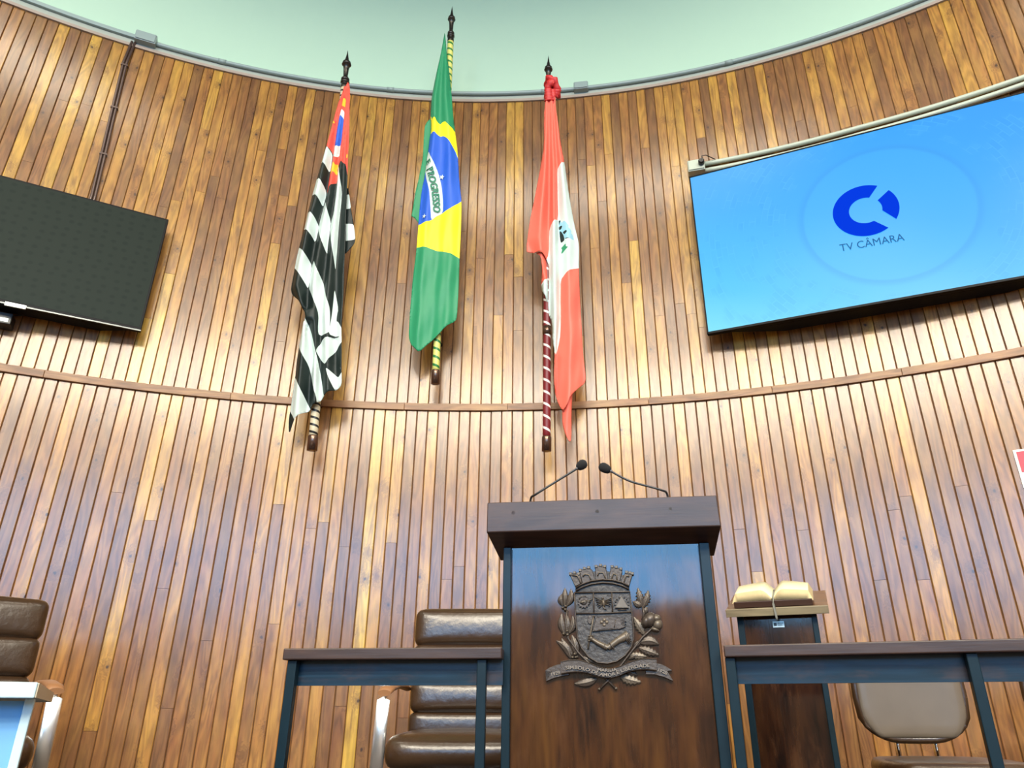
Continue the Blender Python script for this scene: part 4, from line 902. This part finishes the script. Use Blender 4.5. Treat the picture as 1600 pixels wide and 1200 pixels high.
# ribbon
def band(top, bot, d0, h, m, mi=0):
    n = 24; prev = None
    fx = lambda P, u: (np.interp(u, [i / (len(P) - 1) for i in range(len(P))], [p[0] for p in P]), np.interp(u, [i / (len(P) - 1) for i in range(len(P))], [p[1] for p in P]))
    for k in range(n + 1):
        u = k / n; (xa, ya), (xb, yb) = fx(top, u), fx(bot, u); A_ = c5(xa, ya); B2 = c5(xb, yb); L = lambda f: (A_[0] + (B2[0] - A_[0]) * f, A_[1] + (B2[1] - A_[1]) * f)
        cur = [m.v(pp(*L(f), d)) for f, d in ((0, d0), (0, d0 + h), (.06, d0 + h + .002), (.1, d0 + h), (.9, d0 + h), (.94, d0 + h + .002), (1, d0 + h), (1, d0))]
        if prev:
            for j in range(7): m.face([prev[j], prev[j + 1], cur[j + 1], cur[j]], mi)
        else: m.face(cur[::-1], mi)
        prev = cur
    m.face(prev, mi)
rt_ = [(235, 870), (300, 856), (370, 855), (440, 872), (510, 905), (575, 925), (640, 925), (700, 905), (760, 878), (830, 855), (900, 845), (978, 850)]
rb_ = [(238, 970), (300, 960), (360, 955), (430, 960), (490, 980), (560, 1000), (630, 1002), (690, 985), (750, 955), (820, 940), (900, 935), (978, 945)]
m = MB(); band(rt_, rb_, .006, .014, m); armobj('ribbon', m, BRZ)
m = MB(); relief([(300, 952), (300, 975), (240, 985), (180, 1000), (118, 1025), (140, 985), (165, 950), (112, 940), (150, 915), (200, 895), (240, 888)], .002, .012, m)
armobj('ribbon_tail', m, BRZ)
m = MB(); relief([(893, 945), (893, 970), (960, 972), (1030, 990), (1108, 1022), (1085, 980), (1060, 945), (1100, 940), (1060, 912), (1020, 892), (975, 880)], .002, .012, m); armobj('ribbon_tail', m, BRZ)
def arc_text(txt, P, h, d, name, bold=.02):
    pts = [c5(*p) for p in P]
    def fn(u, v):
        (x, y), (dx, dy) = along(pts, min(.9999, u)); k = v * h / 5; return pp(x + dy * k, y - dx * k, d)
    o = text_on(txt, fn, name, 'letters', None, bold=bold, thick=.0035, outward=nn * -1); o.parent = arms; o.matrix_parent_inverse = Matrix.Translation(arms_loc).inverted()
M['letters'] = mat('painted_highlight_lettering', (0.17, 0.14, 0.11, 1), 0.45, metal=0.2)  # lighter tone paints a highlight onto the raised letters
arc_text('SIMBOLO DE AMOR E LIBERDADE', [(275, 935), (340, 930), (400, 938), (455, 952), (510, 974), (560, 988), (620, 990), (670, 975), (720, 952), (790, 930), (850, 920), (925, 916)], 27, .0215, 'lettering')
arc_text('MARILIA', [(520, 945), (560, 951), (620, 952), (672, 944)], 24, .0215, 'lettering')
arc_text('1929', [(165, 985), (232, 968)], 27, .0125, 'lettering'); arc_text('1928', [(985, 948), (1055, 975)], 27, .0125, 'lettering')

# --- microphones on the lectern
def gooseneck(name, pts, head, label):
    """pts: traced neck from base to head, at the lectern's rear desk"""
    D = [onplane(x, y, lp(0, .12 if i == 0 else .10, 0), nn) for i, (x, y) in enumerate(pts)]
    t_ = thing(name, D[0], label, 'microphone')
    zb = TLz - .10 * drop / DS - .0035
    b = Vector((D[0].x, D[0].y, zb)); P = [b] + D
    S_ = []
    for i in range(len(P) - 1):
        p0, p1, p2, p3 = P[max(i - 1, 0)], P[i], P[i + 1], P[min(i + 2, len(P) - 1)]
        for k in range(8):
            u = k / 8; S_.append(.5 * ((2 * p1) + (p2 - p0) * u + (2 * p0 - 5 * p1 + 4 * p2 - p3) * u * u + (3 * p1 - p0 - 3 * p2 + p3) * u ** 3))
    S_.append(P[-1])
    q = MB(); q.tube(S_, .0032, 8); q.build('gooseneck', 'blackp', t_)
    q = MB(); q.lathe(b, (0, 0, 1), [(-.002, .014), (.006, .014), (.01, .006)], 16); q.build('base', 'blackp', t_)
    h0 = D[-1]; h1 = onplane(head[0], head[1], lp(0, .10, 0), nn); d = (h1 - h0); L = d.length
    q = MB(); q.lathe(h0 - d * .12, d, [(0, .004), (L * .2, .006)], 12); q.build('collar', mat('silver_collar', (.4, .4, .4, 1), .3, metal=1), t_)
    q = MB(); q.lathe(h0, d, [(0, .006), (L * .12, .0105), (L * .35, .0135), (L * .65, .0145), (L * .85, .0115), (L * .97, .006), (L, .001)], 16); q.build('foam_windscreen', mat('black_foam', (.008, .008, .009, 1), .95, bump=1, bscale=600), t_)
gooseneck('microphone', [(829, 781), (838, 772), (868, 753), (902, 732)], (916, 721), 'left gooseneck microphone on the carved lectern, leaning right')
gooseneck('microphone', [(1043, 774), (1031, 765), (985, 752), (954, 736)], (936, 727), 'right gooseneck microphone on the carved lectern, leaning left')

# ------------------------------------------------------------------ railings
def railing(A, B, posts, label, skew=0.0):
    """A, B: ends of the cap's upper front edge"""
    e_ = (B - A); e_.z = 0; L = e_.length; e_.normalize(); n_ = Vector((-e_.y, e_.x, 0)); dz = (B.z - A.z) / L
    def g(u, d, z): return A + e_ * u + n_ * d + up * (z + dz * u)
    t_ = thing('railing', (A.x + e_.x * L / 2, A.y + e_.y * L / 2, 0), label, 'railing')
    hx = lambda q, u0, u1, d0, d1, z0, z1, **k: q.hexa([g(u0, d0, z0), g(u1, d0, z0), g(u1, d1, z0), g(u0, d1, z0), g(u0, d0, z1), g(u1, d0, z1), g(u1, d1, z1), g(u0, d1, z1)], **k)
    q = MB(); hx(q, 0, L, 0, .075, -.028, 0, pr=(.4, .2, .6)); q.build('handrail', 'slab', t_, bevel=.003)
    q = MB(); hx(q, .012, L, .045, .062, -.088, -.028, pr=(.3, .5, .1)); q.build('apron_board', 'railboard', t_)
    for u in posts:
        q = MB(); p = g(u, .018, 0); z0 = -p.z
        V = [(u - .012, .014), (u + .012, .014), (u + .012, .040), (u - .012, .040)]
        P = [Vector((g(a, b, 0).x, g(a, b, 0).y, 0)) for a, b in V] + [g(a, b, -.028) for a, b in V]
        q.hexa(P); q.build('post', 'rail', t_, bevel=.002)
    return t_
M['railboard'] = wood_mat('blue_reflection_board', [(0.0, (0.004, 0.020, 0.038, 1)), (1.0, (0.006, 0.024, 0.045, 1))], rough=0.35, coat=0.35, spec=0.2, bump=0.1, knots=False)  # blue reflection on the dark board is put into its base colour
A = aty(443, 1013, 1.98); B = atz(784, 1011, A.z); B = aty(784, 1011, (B.y + 1.98) / 2)
L = (Vector((B.x, B.y, 0)) - Vector((A.x, A.y, 0))).length
railing(A, B, [.022, L - .052], 'low dark railing left of the carved lectern, in front of the brown chair')
A = aty(1130, 1008, 1.90); B = aty(1600, 997, 1.70); d = (B - A); B = A + d * 1.5
L = (Vector((B.x, B.y, 0)) - Vector((A.x, A.y, 0))).length
railing(A, B, [.012, .545, 1.15], 'low dark railing right of the carved lectern, in front of the book stand')

# ------------------------------------------------------------------ brown leather swivel chairs
def exec_chair(loc, rotz, label):
    t_ = thing('swivel_armchair', loc, label, 'chair', rotz, group='brown leather armchairs behind the railing')
    b = lambda q, nm, m, **k: q.build(nm, m, t_, world=False, **k)
    q = MB(); q.rbox((0, -.03, .535), (.50, .50, .11), .05, bulge=(0, .012, .012)); b(q, 'seat', 'leather')
    lean = Matrix.Rotation(-.10, 3, 'X')
    for nm, z0, z1, dep, bl in (('lower_back_cushion', .565, .650, .10, .006), ('lumbar_cushion', .645, .765, .115, .014), ('back_cushion', .760, .900, .11, .014), ('headrest', .888, 1.035, .115, .014)):
        zc_ = (z0 + z1) / 2; q = MB(); q.rbox((0, .235 + (zc_ - .6) * .10, zc_), (.475, dep, z1 - z0), min(dep, z1 - z0) * .27, rot=lean, n=14, bulge=(.002, bl * .8, .006 if nm == 'headrest' else .001)); b(q, nm, 'leather')
    q = MB(); q.rbox((0, .305, .80), (.44, .03, .42), .014, rot=lean); b(q, 'back_shell', 'blackp')
    for sx in (-1, 1):
        x = .282 * sx
        q = MB(); P = [(x, -.11, .712), (x, -.13, .69), (x * 1.01, -.135, .60), (x * 1.02, -.14, .46), (x, -.05, .435), (x * .6, .0, .445)]
        q.tube(P, .023, 12, flat=(1, .3)); b(q, 'arm_bracket', 'satin')
        q = MB(); q.tube([(x, -.125, .713), (x, -.06, .728), (x, .08, .742), (x * .96, .20, .745), (x * .9, .235, .735)], [.024, .028, .028, .024, .018], 12, flat=(1, .45)); b(q, 'arm_pad', 'leather_pad')
    q = MB(); q.lathe((0, 0, .10), (0, 0, 1), [(0, .03), (.2, .03), (.2, .018), (.38, .018)], 16); b(q, 'gas_column', 'chrome')
    q = MB()
    for k in range(5): a = k * 2 * PI / 5 + .3; q.tube([(0, 0, .12), (.15 * math.cos(a), .15 * math.sin(a), .10), (.28 * math.cos(a), .28 * math.sin(a), .065)], [.026, .02, .014], 10)
    b(q, 'star_base', 'chrome')
    for k in range(5):
        a = k * 2 * PI / 5 + .3; c = Vector((.28 * math.cos(a), .28 * math.sin(a), .03)); q = MB(); q.lathe(c - Vector((-math.sin(a), math.cos(a), 0)) * .02, (-math.sin(a), math.cos(a), 0), [(0, .026), (.001, .03), (.039, .03), (.04, .026)], 14); b(q, 'castor', 'blackp')
    return t_
ch = exec_chair((-.192, 2.84, 0), 0.0, 'brown leather armchair with chrome arms, half hidden by the carved lectern')
exec_chair((-1.838, 2.52, 0), math.radians(38), 'brown leather armchair at the left edge, behind the white desk')

# ------------------------------------------------------------------ taupe chairs behind the right railing
def side_chair(loc, rotz, label):
    t_ = thing('side_chair', loc, label, 'chair', rotz, group='taupe backed chairs on the right')
    b = lambda q, nm, m, **k: q.build(nm, m, t_, world=False, **k)
    def warp(w):                      # wider at the top, round lower corners
        z = (w.z + .125) / .25; w = w.copy(); w.x *= .86 + .14 * min(1, z * 1.4); w.y += .28 * w.x * w.x * -1; return w
    q = MB(); q.rbox((0, .16, .705), (.352, .045, .262), .022, n=12, warp=lambda w: (lambda s_: Vector((w.x * s_, w.y - .25 * w.x * w.x + .0, w.z)))(1 - .30 * max(0, (-w.z - .03) / .10) ** 2.2 - .10 * max(0, (w.z - .07) / .06) ** 2)); b(q, 'backrest', 'taupe')
    # darker piping round the back
    pts = []
    for k in range(33):
        a = k * 2 * PI / 32; x = math.copysign(abs(math.cos(a)) ** .45, math.cos(a)) * .177; z = math.copysign(abs(math.sin(a)) ** .45, math.sin(a)) * .132
        s_ = 1 - .30 * max(0, (-z - .03) / .10) ** 2.2 - .10 * max(0, (z - .07) / .06) ** 2; s_ = max(s_, .5); pts.append((x * s_, .158 - .25 * x * x, .705 + z))
    q = MB(); q.tube(pts, .013, 8, caps=False); b(q, 'rim', 'leather')
    for sx in (-1, 1): q = MB(); q.tube([(sx * .062, .175, .62), (sx * .062, .175, .50), (sx * .062, .16, .45), (sx * .062, .05, .44)], .009, 10); b(q, 'back_rod', 'chrome')
    q = MB(); q.rbox((0, -.06, .495), (.41, .40, .06), .028, n=12, bulge=(.0, .0, .006), warp=lambda w: Vector((w.x * (1 - .12 * abs(w.y / .2) ** 2), w.y * (1 - .12 * abs(w.x / .2) ** 2), w.z))); b(q, 'seat', 'leather')
    q = MB(); q.box((0, -.05, .455), (.30, .28, .018)); b(q, 'seat_plate', 'blackp')
    for sx in (-1, 1):
        q = MB(); q.tube([(sx * .15, -.2, 0), (sx * .145, -.16, .24), (sx * .14, -.12, .45)], .011, 10); b(q, 'leg', 'chrome')
        q = MB(); q.tube([(sx * .15, .14, 0), (sx * .145, .09, .24), (sx * .14, .04, .45)], .011, 10); b(q, 'leg', 'chrome')
    return t_
side_chair((1.325, 2.56, 0), math.radians(-6), 'taupe backed chair with two chrome rods, nearest the book stand')
side_chair((1.905, 2.56, 0), math.radians(-14), 'taupe backed chair cut off by the right edge of the photo')

# ------------------------------------------------------------------ book stand with the open book
F1 = aty(1135, 965, 2.62); F2 = atz(1296, 958.5, F1.z); e = (F2 - F1); SWI = e.length; e.normalize(); nn2 = Vector((-e.y, e.x, 0))
t = thing('book_stand', (F1.x + e.x * SWI / 2 + nn2.x * .1, F1.y + e.y * SWI / 2 + nn2.y * .1, 0), 'narrow dark lectern with a tilted board, against the wall right of the carved one', 'lectern')
tilt = math.radians(17); dv = nn2 * math.cos(tilt) + up * math.sin(tilt); uv_ = up * math.cos(tilt) - nn2 * math.sin(tilt); BD = .33; BT = .026
def bp(u, d, h): return F1 + e * u + dv * d + uv_ * h
def bhex(q, u0, u1, d0, d1, h0, h1, **k): q.hexa([bp(u0, d0, h0), bp(u1, d0, h0), bp(u1, d1, h0), bp(u0, d1, h0), bp(u0, d0, h1), bp(u1, d0, h1), bp(u1, d1, h1), bp(u0, d1, h1)], **k)
q = MB(); bhex(q, 0, SWI, 0, .012, 0, BT); q.build('front_lip', 'board', t, bevel=.0015)
q = MB(); bhex(q, 0, SWI, .012, BD, 0, BT - .004); q.build('reading_board', 'brownboard', t)
# body
q0 = nn2 * .05
PB = F1 + q0
def sb(x, y): return onplane(x, y, PB, nn2)
us = [(sb(x, y) - F1).dot(e) for x, y in ((1154, 985), (1164, 985), (1271, 985), (1280, 985))]
def bx(q, u0, u1, d0, d1, z0, z1, z1b=None, **k):
    z1b = z1 if z1b is None else z1b
    f = lambda u, d, z: Vector((F1.x, F1.y, 0)) + e * u + nn2 * d + up * z
    q.hexa([f(u0, d0, z0), f(u1, d0, z0), f(u1, d1, z0), f(u0, d1, z0), f(u0, d0, z1), f(u1, d0, z1), f(u1, d1, z1b), f(u0, d1, z1b)], **k)
zf = F1.z + .05 * math.tan(tilt) - .001
q = MB(); bx(q, us[1], us[2], .052, .07, 0, zf, pr=(.2, .6, .2)); q.build('front_panel', 'darkwood', t)
for a, b in ((us[0], us[1]), (us[2], us[3])):
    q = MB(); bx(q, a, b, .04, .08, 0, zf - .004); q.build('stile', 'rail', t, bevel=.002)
    q = MB(); bx(q, a, a + .012, .08, .27, 0, zf, F1.z + .27 * math.tan(tilt) - .003); q.build('side_panel', 'darkwood', t)
cA, cB = sb(1207, 971), sb(1226, 980)
q = MB(); bx(q, (cA - F1).dot(e), (cB - F1).dot(e), .048, .0525, cB.z, cA.z); pl = q.build('name_plate', 'plate', t); 
q = MB(); u_ = (cA - F1).dot(e); wu = (cB - F1).dot(e) - u_; hz = cA.z - cB.z
for k, (a, b) in enumerate(((.42, .92), (.42, .85))): bx(q, u_ + wu * a, u_ + wu * b, .0475, .0485, cB.z + hz * (.6 - .3 * k), cB.z + hz * (.7 - .3 * k))
bx(q, u_ + wu * .08, u_ + wu * .34, .0475, .0485, cB.z + hz * .25, cB.z + hz * .75); o = q.build('engraving', 'gunmetal', pl)
# book
tb = thing('open_book', bp(SWI / 2, .15, BT), 'thick open book with cream pages lying on the tilted board', 'book')
b0, b1, bd0, bd1 = SWI * .09, SWI * .86, .015, .235; mid = SWI * .478
q = MB(); bhex(q, b0, b1, bd0, bd1, BT, BT + .022, pr=(.5, .5, .5)); q.build('cover', 'cover', tb, bevel=.002)
def pages(u_in, u_out, name):
    q = MB(); n = 14; sgn = 1 if u_out > u_in else -1; prev = None; W0 = abs(u_out - u_in)
    for k in range(n + 1):
        f = k / n; h = .022 + (.034 * math.sin(min(1, f * 3.2) * PI / 2) * (1 - .35 * f ** 1.5)) + .002
        if f == 0: h = .026
        ins = .0
        cur = [q.v(bp(u_in + sgn * W0 * (f if True else 0), d, BT + hh_)) for d, hh_ in ((bd0 + .004, .022), (bd0 + .010 + .012 * f, h), (bd1 - .01 - .02 * f, h), (bd1 - .003, .022))]
        if prev:
            q.face([prev[1], cur[1], cur[2], prev[2]], 0, smooth=True); q.face([prev[0], cur[0], cur[1], prev[1]], 1, smooth=True); q.face([prev[2], cur[2], cur[3], prev[3]], 1); q.face([prev[3], cur[3], cur[0], prev[0]], 1)
        prev = cur
    # slanted fore edge
    uo = u_out + sgn * .012
    E = [q.v(bp(uo, bd0 + .002, BT + .016)), q.v(bp(uo, bd1, BT + .016))]
    q.face([prev[1], E[0], E[1], prev[2]], 1); q.face([prev[0], E[0], prev[1]], 1); q.face([prev[2], E[1], prev[3]], 1)
    return q.build(name, ['paper', 'edge_paper'], tb)
pages(mid, b0 + .006, 'left_pages'); pages(mid + .002, b1 - .008, 'right_pages')
q = MB(); P = [bp(mid + .001, .19, BT + .029), bp(mid + .002, .10, BT + .029), bp(mid + .002, .018, BT + .028), bp(mid + .003, -.001, BT + .012), bp(mid + .006, -.004, -.004), bp(mid + .007, -.004, -.014)]
q.tube(P, .004, 6, flat=(1, .3)); q.build('ribbon_marker', 'ribbon', tb)

# ------------------------------------------------------------------ white desk at the left edge
A = aty(62, 1066, 1.28); Bk = atz(86, 1083, A.z); e = (Bk - A); e.z = 0; LD = e.length; e.normalize(); lf = Vector((-e.y, e.x, 0))   # e: to the back, lf: to the left
if lf.x > 0: lf = -lf
t = thing('desk', (A.x + lf.x * .4 + e.x * .3, A.y + lf.y * .4 + e.y * .3, 0), 'white desk with a light blue front, in the lower left corner', 'desk')
TT = .024; DEP = min(LD, .95); WDT = .8
def dk(s_, b_, z): return A + lf * s_ + e * b_ + up * z
def dhx(q, s0, s1, b0_, b1_, z0, z1, ms=None):
    return q.hexa([dk(s0, b0_, z0), dk(s1, b0_, z0), dk(s1, b1_, z0), dk(s0, b1_, z0), dk(s0, b0_, z1), dk(s1, b0_, z1), dk(s1, b1_, z1), dk(s0, b1_, z1)])
q = MB(); dhx(q, .002, WDT, 0, DEP, -TT, 0); q.build('desktop', 'white_paint', t, bevel=.002)
q = MB(); dhx(q, 0, .0025, .004, DEP - .004, -TT + .001, -.001); q.build('edge_band', 'beige', t)
q = MB(); dhx(q, .016, WDT - .05, .05, .066, -A.z + .05, -TT - .004); q.build('front_panel', 'bluepanel', t)
q = MB(); dhx(q, .002, .016, .04, .07, -A.z, -TT); q.build('leg', 'white_paint', t, bevel=.002)
q = MB(); dhx(q, WDT - .08, WDT - .04, .04, DEP - .1, -A.z, -TT); q.build('leg', 'white_paint', t, bevel=.002)
